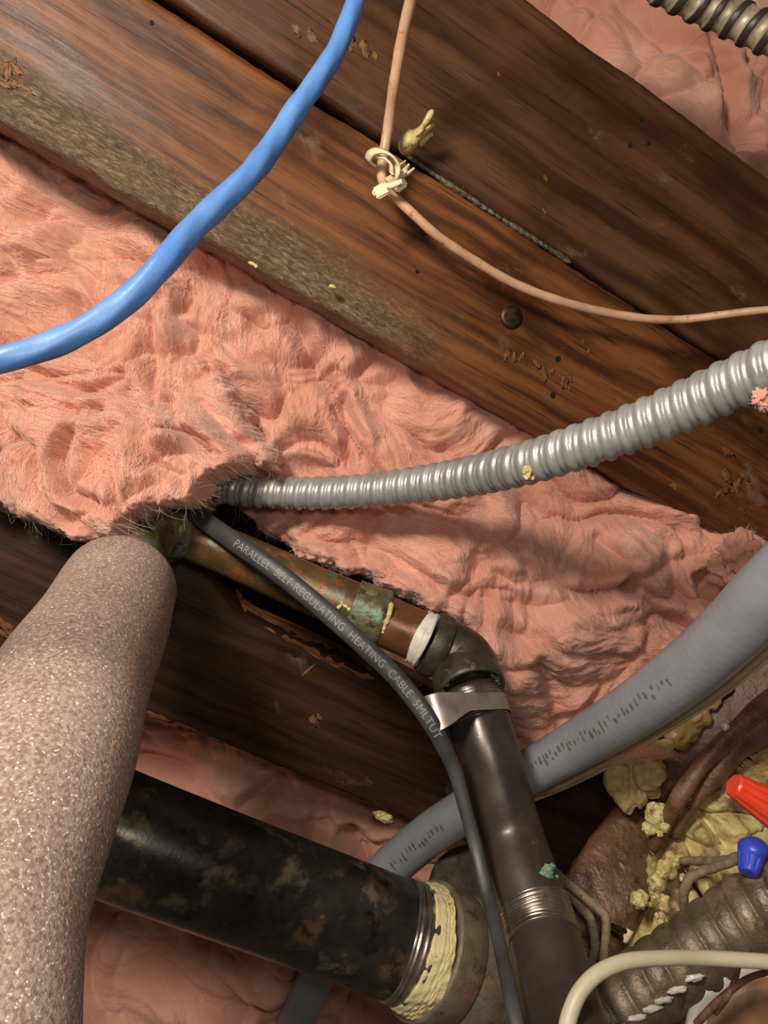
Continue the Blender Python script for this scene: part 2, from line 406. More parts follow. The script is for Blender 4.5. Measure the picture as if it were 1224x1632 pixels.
pl = Plane((4800, 2950), (400, 250), .52)
g0 = pl.loc(300, 20)[1]; g1 = pl.loc(1100, 540)[1]; gap = (g0 + g1) / 2
lo = (pl.loc(0, 192)[1] + pl.loc(612, 541)[1] + pl.loc(1100, 830)[1]) / 3
top = (pl.loc(847, 0)[1] + pl.loc(1102, 190)[1] + pl.loc(1224, 282)[1]) / 3
M['wood_lo'] = wood('stained_board_lower', (68, 37, 19), (100, 58, 29), (124, 76, 41), .42,
                    (lo - .046, lo - .020, (pl.loc(760, 600)[0], pl.loc(560, 500)[0])), .8, 1.5, (128, 110, 86))
xa = pl.loc(0, -60)[0] - .25; xb = pl.loc(1224, 900)[0] + .35
def gapfn(x):  # the gap closes to the right
    return 0
jl = board('joist_board', 'orange-brown stained board with greyed scuffed lower edge, crossing behind the blue cable', pl, gap + .0022, lo, xa, xb, .038, M['wood_lo'], seed=1, nx=380,
           lo_fn=lambda x: .0022 * float(ss(-.15, -.02, np.array(-x))) )
ju = board('joist_board', 'dark brown board beside the top right insulation, with a smooth dusty face', pl, top, gap - .0016, xa, xb + .1, .038, M['wood_hi'], seed=2, nx=300,
           lo_fn=lambda x: .002 * float(mnoise.noise(Vector((x * 9, 0, 4)))))
pd = Plane((4000, 2670), (400, 1080), .65)
dtop = (pd.loc(402, 972)[1] + pd.loc(570, 1068)[1]) / 2; dlo = (pd.loc(230, 1139)[1] + pd.loc(612, 1289)[1]) / 2
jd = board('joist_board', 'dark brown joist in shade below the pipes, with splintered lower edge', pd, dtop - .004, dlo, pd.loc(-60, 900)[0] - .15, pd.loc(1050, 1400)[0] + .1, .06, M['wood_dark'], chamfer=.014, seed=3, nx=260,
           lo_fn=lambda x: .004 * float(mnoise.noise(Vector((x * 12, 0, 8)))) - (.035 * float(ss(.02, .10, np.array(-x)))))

def local_part(name, verts, faces, m, parent, smooth=True):
    me = bpy.data.meshes.new(name); me.from_pydata([tuple(p) for p in verts], [], faces); me.update()
    if smooth: me.polygons.foreach_set('use_smooth', [True] * len(me.polygons))
    me.materials.append(m); o = bpy.data.objects.new(name, me); COL.objects.link(o); o.parent = parent; return o
def disc_on(pln, parent, name, u, v, rpx, m, dome=.2, lift=.0004, sx=1, rot=0, n=20):
    x, y = pln.loc(u, v); z = (pln.hit(u, v).z - CAMH); r = rpx * z / F
    vs = [(x, y, -lift - r * dome)]; fs = []
    for q, (k, h) in enumerate(((.6, .8), (1, .0), (1.0, -2))):
        for j in range(n):
            t = 2 * math.pi * j / n; a, b = r * k * math.cos(t) * sx, r * k * math.sin(t)
            vs.append((x + a * math.cos(rot) - b * math.sin(rot), y + a * math.sin(rot) + b * math.cos(rot), -lift - r * dome * h if q < 2 else .0012))
    for j in range(n):
        k = (j + 1) % n; fs.append((0, 1 + k, 1 + j)); fs.append((1 + j, 1 + k, 1 + n + k, 1 + n + j)); fs.append((1 + n + j, 1 + n + k, 1 + 2 * n + k, 1 + 2 * n + j))
    return local_part(name, vs, fs, m, parent)
disc_on(pl, jl, 'nail_head', 815, 506, 19, M['nail'], .07, .0005)['label'] = 'round rusty nail head'
for u, v in ((889, 572), (881, 630), (1212, 685), (242, 36), (665, 433)):
    disc_on(pl, jl, 'nail_hole', u, v, 5.0 if u > 800 else 3.5, M['hole'], 0, .0003)
for u, v in ((1004, 232), (1022, 190), (1033, 228)):
    disc_on(pl, ju, 'nail_hole', u, v, 4, M['hole'], 0, .0003)
def gouge(pln, parent, pts, m=None):
    mb = MB()
    for k, (u, v, r, sx, rot) in enumerate(pts):
        x, y = pln.loc(u, v); z = pln.hit(u, v).z - CAMH; rr = r * z / F
        b = blob((0, 0, 0), rr, .8, 2.0, 3, (sx, .8, .05), rot, k + 3); local_part('gouge_mark', [(p[0] + x, p[1] + y, p[2]) for p in b.v], b.f, m or M['gouge'], parent)
gouge(pl, jl, [(808, 566, 5, 2.0, 1.5), (820, 570, 4, 2.0, 1.0), (832, 568, 4, 2.2, 1.6), (856, 580, 5, 1.6, .4), (868, 595, 6, 1.8, .9), (880, 592, 5, 1.6, 2), (900, 606, 7, 2, 1.2), (908, 600, 5, 1.7, .8), (905, 618, 4, 1.6, .2), (930, 545, 3, 2, .5), (938, 560, 3, 2, 1.6)])
gouge(pl, jl, [(1160, 760, 8, 1.6, .5), (1175, 775, 7, 1.8, 1.4), (1152, 785, 7, 2, 2.2), (1188, 760, 5, 2, .2), (1160, 720, 6, 2.2, 0), (1075, 775, 6, 2, .2), (1185, 815, 4, 2, .2)])
gouge(pl, jl, [(12, 118, 7, 2.4, 1.2), (26, 110, 6, 2, .4), (8, 135, 6, 2.4, -.2), (36, 138, 5, 3.5, .1), (22, 100, 4, 2.2, 1.4)])
gouge(pl, ju, [(473, 48, 6, 1.8, .6), (497, 58, 8, 1.6, .6), (560, 70, 9, 1.7, .9), (582, 80, 8, 1.8, .9), (598, 88, 5, 1.6, .9)])
gouge(pl, ju, [(870, 285, 3, 2, .5), (868, 338, 3, 2, .5), (795, 118, 3, 1.5, 1)])
gouge(pd, jd, [(500, 1150, 7, 1.3, .6), (509, 1143, 4, 1.5, .6), (490, 1070, 3, 5, -1.2), (252, 1142, 4, 5, 0), (300, 1160, 3, 8, 0), (340, 1178, 3, 6, 0), (10, 1000, 9, 4, .6), (20, 1020, 7, 3, .9), (4, 1010, 5, 4, .2)])

mb = MB(); xa_ = pd.loc(372, 955)[0]; xb_ = pd.loc(672, 1125)[0]; ns = 90; c_ = .014
for i in range(ns + 1):
    x = xa_ + (xb_ - xa_) * i / ns; a_ = dtop - .004 + .004 * float(mnoise.noise(Vector((x * 12, 0, 8)))) - (.035 * float(ss(.02, .10, np.array(-x))))
    wdt = math.sin(math.pi * min(1, max(0, i / ns))) ** .5
    for j in range(9):
        q = -.10 + (1.05 + .25 * mnoise.noise(Vector((x * 60, 3, 1)))) * wdt * j / 8
        mb.v.append((x, a_ + c_ * q, 1.3 * c_ * (1 - q) * .98 - .0012 - .0012 * mnoise.noise(Vector((x * 90, j * 1.7, 2)))))
for i in range(ns):
    for j in range(8): mb.f.append((i * 9 + j, (i + 1) * 9 + j, (i + 1) * 9 + j + 1, i * 9 + j + 1))
M['lit_splinter'] = wood('lit_splintered_wood', (104, 66, 36), (158, 108, 62), (186, 136, 86), .6, None, .8, 3)  # torn wood, lightened to paint in light falling on the edge
local_part('splintered_edge', mb.v, mb.f, M['lit_splinter'], jd)['label'] = 'rough torn edge, coloured light brown as if lit'

# ------------------------------------------------------------ pink insulation
def poly_sd(U, V, poly):
    poly = np.array(poly, float); n = len(poly); dmin = np.full(U.shape, 1e9); ins = np.zeros(U.shape, bool)
    for i in range(n):
        a = poly[i]; b = poly[(i + 1) % n]; e = b - a; L = e @ e
        t = np.clip(((U - a[0]) * e[0] + (V - a[1]) * e[1]) / L, 0, 1)
        dmin = np.minimum(dmin, np.hypot(U - a[0] - t * e[0], V - a[1] - t * e[1]))
        c = ((a[1] > V) != (b[1] > V)) & (U < (b[0] - a[0]) * (V - a[1]) / (b[1] - a[1] + 1e-9) + a[0]); ins ^= c
    return np.where(ins, dmin, -dmin)
def line_d(U, V, pts):
    pts = np.array(pts, float); d = np.full(U.shape, 1e9)
    for a, b in zip(pts[:-1], pts[1:]):
        e = b - a; t = np.clip(((U - a[0]) * e[0] + (V - a[1]) * e[1]) / (e @ e), 0, 1)
        d = np.minimum(d, np.hypot(U - a[0] - t * e[0], V - a[1] - t * e[1]))
    return d
def idw(U, V, ctl, p=3.0, soft=30):
    num = 0; den = 0
    for u, v, z in ctl:
        w_ = 1 / (np.hypot(U - u, V - v) ** 2 + soft ** 2) ** (p / 2); num = num + w_ * z; den = den + w_
    return num / den

class Sheet:
    """A batt surface over the plane at reference depth ZR; U, V are lengths in that plane."""
    def __init__(s, zr, rect, step, ctl, poly=None, creases=(), amp=1.0, seed=0, roll=.05, rollw=38, rough_edge=9, bulge=None, wrinkle=1.0):
        s.zr = zr
        cv = lambda u, v, z: (612 + (u - 612) * z / zr, 816 + (v - 816) * z / zr)
        c2 = [(*cv(u, v, z), z) for u, v, z in ctl]
        zi = lambda u, v: float(idw(np.array(u, float), np.array(v, float), [(a, b, z) for a, b, z in ctl]))
        U, V = np.meshgrid(np.arange(rect[0], rect[2], step), np.arange(rect[1], rect[3], step), indexing='xy')
        Z = idw(U, V, c2)
        wx = 60 * fbm(U / 200, V / 200, 2, seed + 10); wy = 60 * fbm(U / 200 + 9, V / 200, 2, seed + 20)
        a, b = U + wx, V + wy
        puff = np.abs(fbm(a / 150, b / 120, 2, seed + 30))             # creased pillows
        puff2 = np.abs(fbm((a + .5 * b) / 80, (b - .3 * a) / 52, 2, seed + 40))
        th = 1.5 * fbm(U / 210, V / 210, 2, seed + 90) + .75 + .5 * gnoise(U / 60, V / 60, seed + 91); s.th = th
        L1 = s.lic(rng.random(U.shape), th, 22); L2 = s.lic(gnoise(U / 7, V / 7, seed + 92), th, 14)
        L3 = s.lic(gnoise(U / 22, V / 16, seed + 93), th, 30); pt = ss(-.1, .9, fbm(U / 120, V / 120, 2, seed + 94))
        s.fib = np.clip(.44 + .10 * L1 + .09 * L2 + .10 * L3 + .16 * pt * (L3 + L2), 0, 1)
        h = amp * (.027 * np.sqrt(puff + .012) + .0026 * wrinkle * np.sqrt(puff2 + .03) + .006 * fbm(a / 80, b / 80, 2, seed + 50)) + .00014 * L1 + .00040 * L2 + .0010 * L3
        for pts, dep, wid in creases:
            q = [cv(u, v, zi(u, v)) for u, v in pts]; d = line_d(U + .25 * wx * wid / 30, V + .25 * wy * wid / 30, q)
            h = h - dep * np.exp(-d / wid) + dep * .45 * np.exp(-((d - wid * 2.0) / (wid * 1.2)) ** 2)
        for (u, v, z, r, hh) in (bulge or []):
            q = cv(u, v, z); h = h + hh * np.exp(-((np.hypot(U - q[0], V - q[1]) / r) ** 2))
        Z = Z - h + .012 * amp
        keep = np.ones(U.shape, bool)
        if poly is not None:
            q = [cv(u, v, zi(u, v)) for u, v in poly]
            sd = poly_sd(U, V, q) + rough_edge * fbm(U / 45, V / 45, 4, seed + 70) + 3 * gnoise(U / 6, V / 6, seed + 80)
            t = np.clip(sd / rollw, 0, 1); Z = Z + roll * (1 - np.sqrt(np.clip(1 - (1 - t) ** 2, 0, 1)))
            keep = sd > -1.0; s.sd = sd
        else: s.sd = np.full(U.shape, 999.)
        s.U, s.V, s.Z, s.keep = U, V, Z, keep
        s.X = (U - 612) / F * zr; s.Y = (V - 816) / F * zr
    def lic(s, n, th, k):
        """Noise combed along the fibre direction."""
        ny, nx = n.shape; acc = np.zeros_like(n)
        for sg in (1, -1):
            x, y = np.meshgrid(np.arange(nx, dtype=float), np.arange(ny, dtype=float))
            for i in range(k // 2):
                xi = np.clip(x.round().astype(int), 0, nx - 1); yi = np.clip(y.round().astype(int), 0, ny - 1)
                acc += n[yi, xi]; t = th[yi, xi]; x = x + sg * np.cos(t); y = y + sg * np.sin(t)
        acc -= acc.mean(); return acc / (acc.std() + 1e-9)
    def arrays(s):
        ny, nx = s.U.shape; idx = np.arange(nx * ny).reshape(ny, nx)
        v = np.column_stack([s.X.ravel(), s.Y.ravel(), (CAMH + s.Z).ravel()])
        k = s.keep; fk = k[:-1, :-1] & k[1:, :-1] & k[:-1, 1:] & k[1:, 1:]
        f = np.stack([idx[:-1, :-1][fk], idx[1:, :-1][fk], idx[1:, 1:][fk], idx[:-1, 1:][fk]], -1)
        used = np.unique(f); mp = np.zeros(nx * ny, int); mp[used] = np.arange(len(used))
        s.fv = s.fib.ravel()[used]; return v[used], mp[f]
    def strands(s, count, seed, L=(8, 34), w_=.00013, edge=.05, lift=.003, rect=None):
        """Thin curling ribbons lying on and lifting off the surface."""
        r = np.random.default_rng(seed); ny, nx = s.U.shape
        clump = fbm(s.U / 55, s.V / 55, 3, seed)
        ok = s.keep.copy(); ok[:2] = ok[-2:] = False; ok[:, :2] = ok[:, -2:] = False
        w0 = ok * (np.exp(1.8 * clump)) * (1 + 10 * edge * (s.sd < 26))
        p = (w0 / w0.sum()).ravel(); pick = r.choice(nx * ny, size=count, p=p)
        iy, ix = np.unravel_index(pick, (ny, nx)); step = s.U[0, 1] - s.U[0, 0]
        ang0 = s.th[iy, ix] + r.normal(0, .35, count) + math.pi * (r.random(count) < .5)
        curl = r.normal(0, 1.0, count); ln = r.uniform(L[0], L[1], count) * (1 + .8 * (r.random(count) > .93)); nseg = 6
        px = np.zeros((count, nseg + 1)); py = px.copy(); pz = px.copy()
        cx = s.U[iy, ix]; cy = s.V[iy, ix]; ang = ang0.copy(); x_, y_ = cx.copy(), cy.copy(); lf = r.uniform(.0002, lift, count)
        for k in range(nseg + 1):
            jx = np.clip(((x_ - s.U[0, 0]) / step).round().astype(int), 0, nx - 1); jy = np.clip(((y_ - s.V[0, 0]) / step).round().astype(int), 0, ny - 1)
            zz = s.Z[jy, jx]
            zz = np.where(s.keep[jy, jx], zz, pz[:, k - 1] + .001 if k else zz)
            if k: zz = np.minimum(zz, pz[:, k - 1] + .004)
            px[:, k] = x_; py[:, k] = y_; pz[:, k] = zz if k == 0 else zz
            x_ = x_ + np.cos(ang) * ln / nseg; y_ = y_ + np.sin(ang) * ln / nseg; ang = ang + curl * .16 + r.normal(0, .08, count)
        arc = np.sin(np.linspace(0.15, 1, nseg + 1) * 2.6)[None, :]
        pz = pz - .0003 - lf[:, None] * arc
        X = (px - 612) / F * s.zr; Y = (py - 816) / F * s.zr; Zw = CAMH + pz
        dx = np.gradient(X, axis=1); dy = np.gradient(Y, axis=1); d = np.hypot(dx, dy) + 1e-9
        ww = w_ * r.uniform(.5, 1.3, count)[:, None] * np.linspace(1, .35, nseg + 1)[None, :]
        tz = r.normal(0, .5, count)[:, None] * ww
        A = np.stack([X - dy / d * ww, Y + dx / d * ww, Zw + tz], -1); B = np.stack([X + dy / d * ww, Y - dx / d * ww, Zw - tz], -1)
        v = np.stack([A, B], 2).reshape(-1, 3); n1 = (nseg + 1) * 2; base = (np.arange(count) * n1)[:, None]
        k = np.arange(nseg)[None, :] * 2
        f = np.stack([base + k, base + k + 1, base + k + 3, base + k + 2], -1).reshape(-1, 4)
        return v, f

def batt(label, sheets, counts, seed, loc):
    t = thing('insulation_batt', label, 'insulation', loc)
    vs = []; fs = []; fb = []; n = 0; sv = []; sf = []; m = 0
    for k, (sh, c) in enumerate(zip(sheets, counts)):
        v, f = sh.arrays(); vs.append(v); fs.append(f + n); n += len(v); fb.append(sh.fv)
        v, f = sh.strands(c, seed + k); sv.append(v); sf.append(f + m); m += len(v)
    o = build('wool_blanket', (np.vstack(vs), np.vstack(fs)), M['wool'], t)
    at = o.data.attributes.new('density_shade', 'FLOAT', 'POINT'); at.data.foreach_set('value', np.concatenate(fb).astype(np.float32))  # fibre streaks that drive the highlights and crevice shade painted into the wool
    o = build('loose_fibres', (np.vstack(sv), np.vstack(sf)), M['fibre'], t, smooth=False); o['kind'] = 'stuff'
    return t

mid_ctl = [(-200, 300, .55), (-200, 600, .56), (-200, 800, .56), (-60, 150, .55), (0, 260, .55), (200, 330, .58), (0, 420, .535), (200, 470, .56), (0, 600, .54), (150, 640, .55), (250, 540, .555), (350, 500, .575), (100, 800, .57), (300, 700, .57), (380, 600, .58),
           (450, 500, .60), (540, 560, .60), (440, 690, .60), (540, 700, .612), (500, 770, .625), (650, 600, .62), (700, 700, .62), (850, 760, .64), (430, 850, .62), (400, 820, .64), (520, 870, .60), (600, 850, .61), (500, 905, .585), (600, 950, .565), (700, 995, .57),
           (790, 1060, .585), (850, 1190, .64), (800, 900, .59), (900, 1000, .60), (950, 800, .64), (1000, 900, .62), (1000, 1060, .64), (1100, 850, .64), (1180, 900, .63), (1120, 1000, .64), (900, 1130, .65), (1000, 760, .66), (800, 640, .64), (1200, 800, .70), (620, 500, .62), (400, 380, .58), (300, 250, .58), (900, 600, .68), (1000, 1200, .70)]
mid_poly = [(-320, -100), (0, 150), (612, 495), (1150, 810), (1400, 960), (1400, 1010), (1150, 1080), (1010, 1170), (960, 1230), (850, 1240), (815, 1160), (775, 1070), (740, 1015), (700, 992), (640, 962), (585, 935), (530, 912), (470, 890), (425, 865), (390, 835), (350, 800), (300, 820), (200, 840), (100, 860), (40, 835), (-320, 780)]
mid_cr = [([(470, 520), (500, 590), (545, 640), (556, 700), (552, 745)], .016, 12), ([(545, 640), (580, 700), (575, 740)], .010, 9),
          ([(250, 480), (240, 560), (255, 640), (250, 700)], .014, 12), ([(120, 480), (160, 560), (130, 640)], .008, 10), ([(360, 600), (380, 660), (420, 700)], .012, 10),
          ([(630, 900), (720, 950), (860, 970), (1000, 935)], .009, 12), ([(1000, 935), (1060, 990), (1110, 1010)], .014, 12), ([(1000, 935), (1000, 900), (950, 860)], .012, 12), ([(1000, 930), (1060, 900), (1140, 880)], .006, 10), ([(1120, 920), (1130, 960)], .03, 10),
          ([(560, 860), (640, 890), (700, 930)], .009, 8), ([(450, 850), (470, 880), (510, 890)], .012, 8), ([(800, 1000), (900, 1040), (1000, 1050)], .008, 12), ([(860, 1050), (880, 1120)], .008, 10),
          ([(0, 440), (120, 430), (230, 470)], .008, 14), ([(300, 420), (420, 470), (480, 530)], .010, 14)]
sh_mid = Sheet(.58, (-330, 20, 1330, 1290), 2.2, mid_ctl, mid_poly, mid_cr, 1.0, 0, .06, 30, 8)
cl_ctl = [(-200, 520, .57), (-200, 640, .54), (-200, 760, .51), (-60, 560, .56), (0, 640, .53), (100, 700, .505), (0, 760, .52), (60, 800, .50), (150, 830, .49), (200, 780, .475), (100, 860, .505), (280, 780, .485), (250, 690, .49), (320, 700, .51), (300, 620, .56), (200, 600, .535), (400, 730, .525), (340, 745, .50), (380, 680, .555), (200, 540, .585), (300, 540, .60), (0, 540, .57), (430, 745, .535), (430, 690, .59)]
cl_poly = [(-320, 480), (120, 520), (230, 520), (330, 560), (375, 620), (420, 690), (437, 735), (425, 747), (395, 742), (365, 752), (345, 762), (325, 778), (308, 802), (280, 806), (248, 812), (212, 832), (188, 858), (160, 868), (120, 874), (95, 860), (70, 848), (40, 832), (0, 812), (-320, 740)]
cl_cr = [([(110, 690), (100, 730), (112, 785), (150, 800)], .016, 9), ([(200, 620), (230, 680), (235, 740)], .012, 9), ([(20, 700), (60, 720), (70, 780), (110, 830)], .010, 9), ([(150, 650), (190, 700), (180, 770), (200, 820)], .010, 8), ([(270, 640), (300, 700), (340, 730)], .012, 8), ([(60, 600), (130, 620), (190, 600)], .010, 10), ([(240, 740), (280, 760), (290, 790)], .008, 7), ([(320, 640), (370, 700), (410, 730)], .010, 8)]
sh_cl = Sheet(.52, (-340, 430, 470, 930), 1.9, cl_ctl, cl_poly, cl_cr, .85, 200, .07, 24, 10)
batt('pink fibreglass batt bulging across the middle, below the stained boards and behind the silver conduit', [sh_mid, sh_cl], [24000, 12000], 11, P(500, 700, .6))

low_ctl = [(100, 1100, .84), (300, 1200, .82), (450, 1280, .80), (600, 1300, .80), (650, 1400, .82), (100, 1500, .69), (200, 1500, .68), (350, 1520, .68), (430, 1560, .66), (550, 1600, .73), (300, 1632, .67), (100, 1632, .67), (200, 1380, .74), (400, 1440, .74), (700, 1500, .86), (900, 1300, .90)]
low_cr = [([(230, 1200), (330, 1250), (380, 1290), (450, 1240)], .02, 12), ([(420, 1330), (520, 1310), (600, 1340)], .015, 12), ([(330, 1470), (330, 1550), (390, 1620)], .02, 14), ([(150, 1450), (250, 1560), (420, 1632)], .012, 18), ([(560, 1320), (600, 1380)], .03, 12), ([(560, 1540), (580, 1632)], .02, 14)]
sh_low = Sheet(.80, (-250, 1000, 800, 1900), 3.2, low_ctl, None, low_cr, 1.1, 400)
sh_low.sd = sh_low.sd
batt('shadowed pink fibreglass batt at bottom left, behind the black drain pipe', [sh_low], [6000], 41, P(350, 1400, .8))
up_ctl = [(850, -40, .72), (1000, 40, .70), (1100, 100, .68), (1200, 200, .70), (1224, 0, .70), (1224, 400, .76), (800, 100, .78)]
up_cr = [([(1140, 60), (1160, 110), (1165, 190), (1190, 230)], .022, 14), ([(1000, 20), (1080, 80), (1150, 150)], .008, 16), ([(930, -10), (1000, 60), (1060, 150)], .006, 14)]
sh_up = Sheet(.72, (700, -300, 1620, 560), 3.2, up_ctl, None, up_cr, .8, 600, wrinkle=.5)
batt('pink fibreglass batt filling the top right corner above the boards', [sh_up], [3000], 61, P(1100, 100, .7))

# torn tuft by the right edge and a wisp over the foam
def tuft(name, label, pts, count, spread, seed, ln=30):
    t = thing(name, label, 'insulation', P(*pts[0][:3])); mb = MB()
    for k, (u, v, z, r) in enumerate(pts): b = blob(P(u, v, z), r * z / F, .7, 2.0, 4, rot=k, seed=k + seed); mb.add(b.v, b.f)
    build('wool_lump', mb, M['wool'], t)
    r_ = random.Random(seed); mb = MB()
    for _ in range(count):
        u, v, z, r = r_.choice(pts); a = r_.uniform(0, 6.28); e = r_.uniform(-1, .3); dirv = Vector((math.cos(a), math.sin(a), e)).normalized()
        p = P(u, v, z) + dirv * r * z / F * .8; q = []; L = ln * z / F * r_.uniform(.3, 1); c = r_.uniform(-1, 1)
        for j in range(5): q.append(p.copy()); p = p + dirv * L / 5; dirv = Matrix.Rotation(c * .5, 3, 'Z') @ dirv
        n = Vector((-dirv.y, dirv.x, 0)).normalized() * .00016
        i0 = len(mb.v)
        for j, x in enumerate(q): mb.v += [tuple(x - n * (1 - j / 6)), tuple(x + n * (1 - j / 6))]
        for j in range(4): mb.f.append((i0 + 2 * j, i0 + 2 * j + 1, i0 + 2 * j + 3, i0 + 2 * j + 2))
    o = build('loose_fibres', mb, M['fibre'], t, smooth=False); o['kind'] = 'stuff'
    return t
tuft('insulation_tuft', 'small torn brownish-pink tuft by the right edge, above the grey conduit', [(1175, 880, .58, 26), (1195, 895, .58, 24), (1160, 905, .59, 24), (1185, 865, .585, 16)], 500, 30, 5, 26)
t = thing('insulation_tuft', 'thin pink wisp lying over the yellow foam under the grey conduit', 'insulation', P(1020, 1205, .56)); r_ = random.Random(8); mb = MB()
for k in range(200):
    u0 = r_.gauss(985, 14); v0 = 1203 + r_.gauss(0, 9); L = r_.uniform(30, 100); b_ = r_.uniform(-8, 8); z0 = .565 - r_.uniform(0, .01); i0 = len(mb.v)
    for j_ in range(9):
        f_ = j_ / 8; u = u0 + L * f_; v = v0 + (1204 - v0) * f_ * .8 - 7 * math.sin(f_ * 3) * (.4 + b_ / 12) + (max(0, f_ - .75) * 40 if L > 85 else 0)
        p = P(u, v, z0 - .004 * f_); n = Vector((0, .00018 * (1 - f_ * .7), .0001)); mb.v += [tuple(p - n), tuple(p + n)]
    for j_ in range(8): mb.f.append((i0 + 2 * j_, i0 + 2 * j_ + 1, i0 + 2 * j_ + 3, i0 + 2 * j_ + 2))
o = build('loose_fibres', mb, M['fibre'], t, smooth=False); o['kind'] = 'stuff'
build('wool_lump', blob(P(985, 1204, .572), 9 * .57 / F, .6, 2, 4, (1.6, .7, .6), .1, 4), M['wool'], t)

# ------------------------------------------------------------ silver flexible conduit
def ribs(pitch, depth, helix=1, sharp=2.0, groove=True):
    def f(s, t):
        ph = (s / pitch + helix * t / (2 * math.pi)) % 1.0
        a = np.abs(np.sin(math.pi * ph)) ** (1 / sharp)
        g = np.exp(-((ph - .5) / .06) ** 2) * .05 if groove else 0
        return 1 - depth * (1 - a) - g * 0
    return f
flexpts = [(300, 770, .60, 25), (345, 777, .595, 25.5), (400, 783, .585, 26), (480, 786, .575, 27), (560, 784, .56, 28), (650, 775, .54, 30.5), (740, 761, .51, 33), (830, 741, .47, 35.5), (920, 713, .44, 38), (1010, 681, .42, 40), (1100, 643, .40, 42.5), (1180, 606, .38, 44), (1270, 565, .36, 46)]
t = thing('flexible_conduit', 'silver ribbed metal conduit sweeping across the middle over the pink insulation', 'conduit', P(700, 770, .53))
def flexprof(pitch):
    def f(s, t):
        ph = (s / pitch + t / (2 * math.pi)) % 1.0
        ridge = np.clip(1 - (np.abs(ph - .27) / .27) ** 2.4, 0, 1) ** .6
        lip = .42 * np.exp(-((ph - .74) / .075) ** 2) + .10 * (ph > .5)
        return .84 + .16 * np.maximum(ridge, lip)
    return f
mbx = tube(flexpts, 40, .0008, flexprof(.0108))
build('ribbed_sleeve', mbx, M['galv'], t)
mb = MB()
for k, (u, v, z, r, sc, ro) in enumerate([(841, 752, .452, 8, (1, 1.3, .5), .2), (850, 738, .452, 6, (1.4, .7, .5), .6), (858, 745, .452, 6, (1.2, .8, .5), 0), (848, 762, .455, 5, (1, .8, .5), 0)]):
    b = blob(P(u, v, z), r * z / F, .5, 1.5, 3, sc, ro, k); mb.add(b.v, b.f)
fuse(build('foam_speck', mb, M['foamy'], t), .0005, 2)['label'] = 'cream foam speck stuck on the ribs'
tuft('insulation_tuft', 'tiny beige fluff stuck on the silver conduit at the right edge', [(1212, 632, .36, 12), (1218, 645, .36, 9), (1207, 640, .362, 7)], 90, 20, 21, 12)

dk = [(1030, -30, .50, 26), (1090, -4, .50, 28), (1150, 22, .50, 30), (1240, 62, .49, 31)]
t = thing('flexible_conduit', 'old dark ribbed metal conduit cutting across the top right corner', 'conduit', P(1130, 15, .5))
dkp = lambda s, t: np.clip(.5 + .8 * np.sin(2 * math.pi * (s / .0128 + t / 6.283)), 0, 1)
mb = tube(dk, 36, .0008, lambda s, t: .84 + .16 * dkp(s, t)); o = build('ribbed_sleeve', mb, M['darkflex'], t)
at = o.data.attributes.new('ridge', 'FLOAT', 'POINT'); at.data.foreach_set('value', dkp(mb.uv[:, 0], mb.uv[:, 1] * 100).astype(np.float32))
N = NT('banded_flex'); rg = N.n('Attribute', attribute_name='ridge').outputs['Fac']; nz = N.noise(N.map(), 120, 5)
col = N.mix(N.mask(N.math('ADD', rg, N.math('MULTIPLY', N.math('SUBTRACT', nz, .5), .8)), .5, .9), N.ramp(nz, [(.35, lin((128, 118, 96))), (.65, lin((180, 170, 146)))]), lin((52, 47, 46)))
o.data.materials[0] = N.out(col, .45, .2, N.bump(nz, .4, .0004))

# ------------------------------------------------------------ cables in front
o = build('network_cable', tube([(592, -60, .31, 13.5), (575, -22, .305, 14), (557, 30, .30, 15.5), (533, 85, .295, 16), (504, 130, .29, 17), (470, 178, .285, 18), (437, 228, .28, 18.5), (400, 276, .27, 19), (352, 322, .265, 20), (308, 364, .26, 20.5), (262, 418, .25, 21), (212, 470, .245, 21), (150, 516, .24, 21.5), (80, 550, .235, 21.5), (0, 574, .23, 21.5), (-80, 590, .23, 21.5)],
      28, .0015, lambda s, t: 1 + .03 * np.sin(4 * (t + s * 60)) + .02 * np.sin(s * 430)), M['blue']); tag(o, 'bright blue round cable curving across the top left, nearest the viewer', 'cable')
o = build('thin_wire', tube([(672, -60, .43, 9.5), (655, 0, .45, 9.5), (641, 60, .465, 9.3), (629, 130, .48, 9), (619, 200, .50, 8.5), (611, 250, .505, 8.3), (609, 285, .505, 8), (624, 308, .51, 8), (655, 338, .512, 7.6), (700, 378, .52, 7.6), (760, 418, .535, 7.5), (820, 452, .545, 7.4), (890, 479, .55, 7.2), (960, 497, .56, 7), (1030, 508, .56, 7), (1090, 509, .56, 6.6), (1150, 502, .55, 6.4), (1190, 497, .54, 6.4), (1270, 490, .53, 6.4)],
      16, .0018, lambda s, t: 1 + .03 * np.sin(s * 300)), M['salmon']); tag(o, 'thin salmon-pink wire hanging from the plastic clips in front of the boards', 'wire')
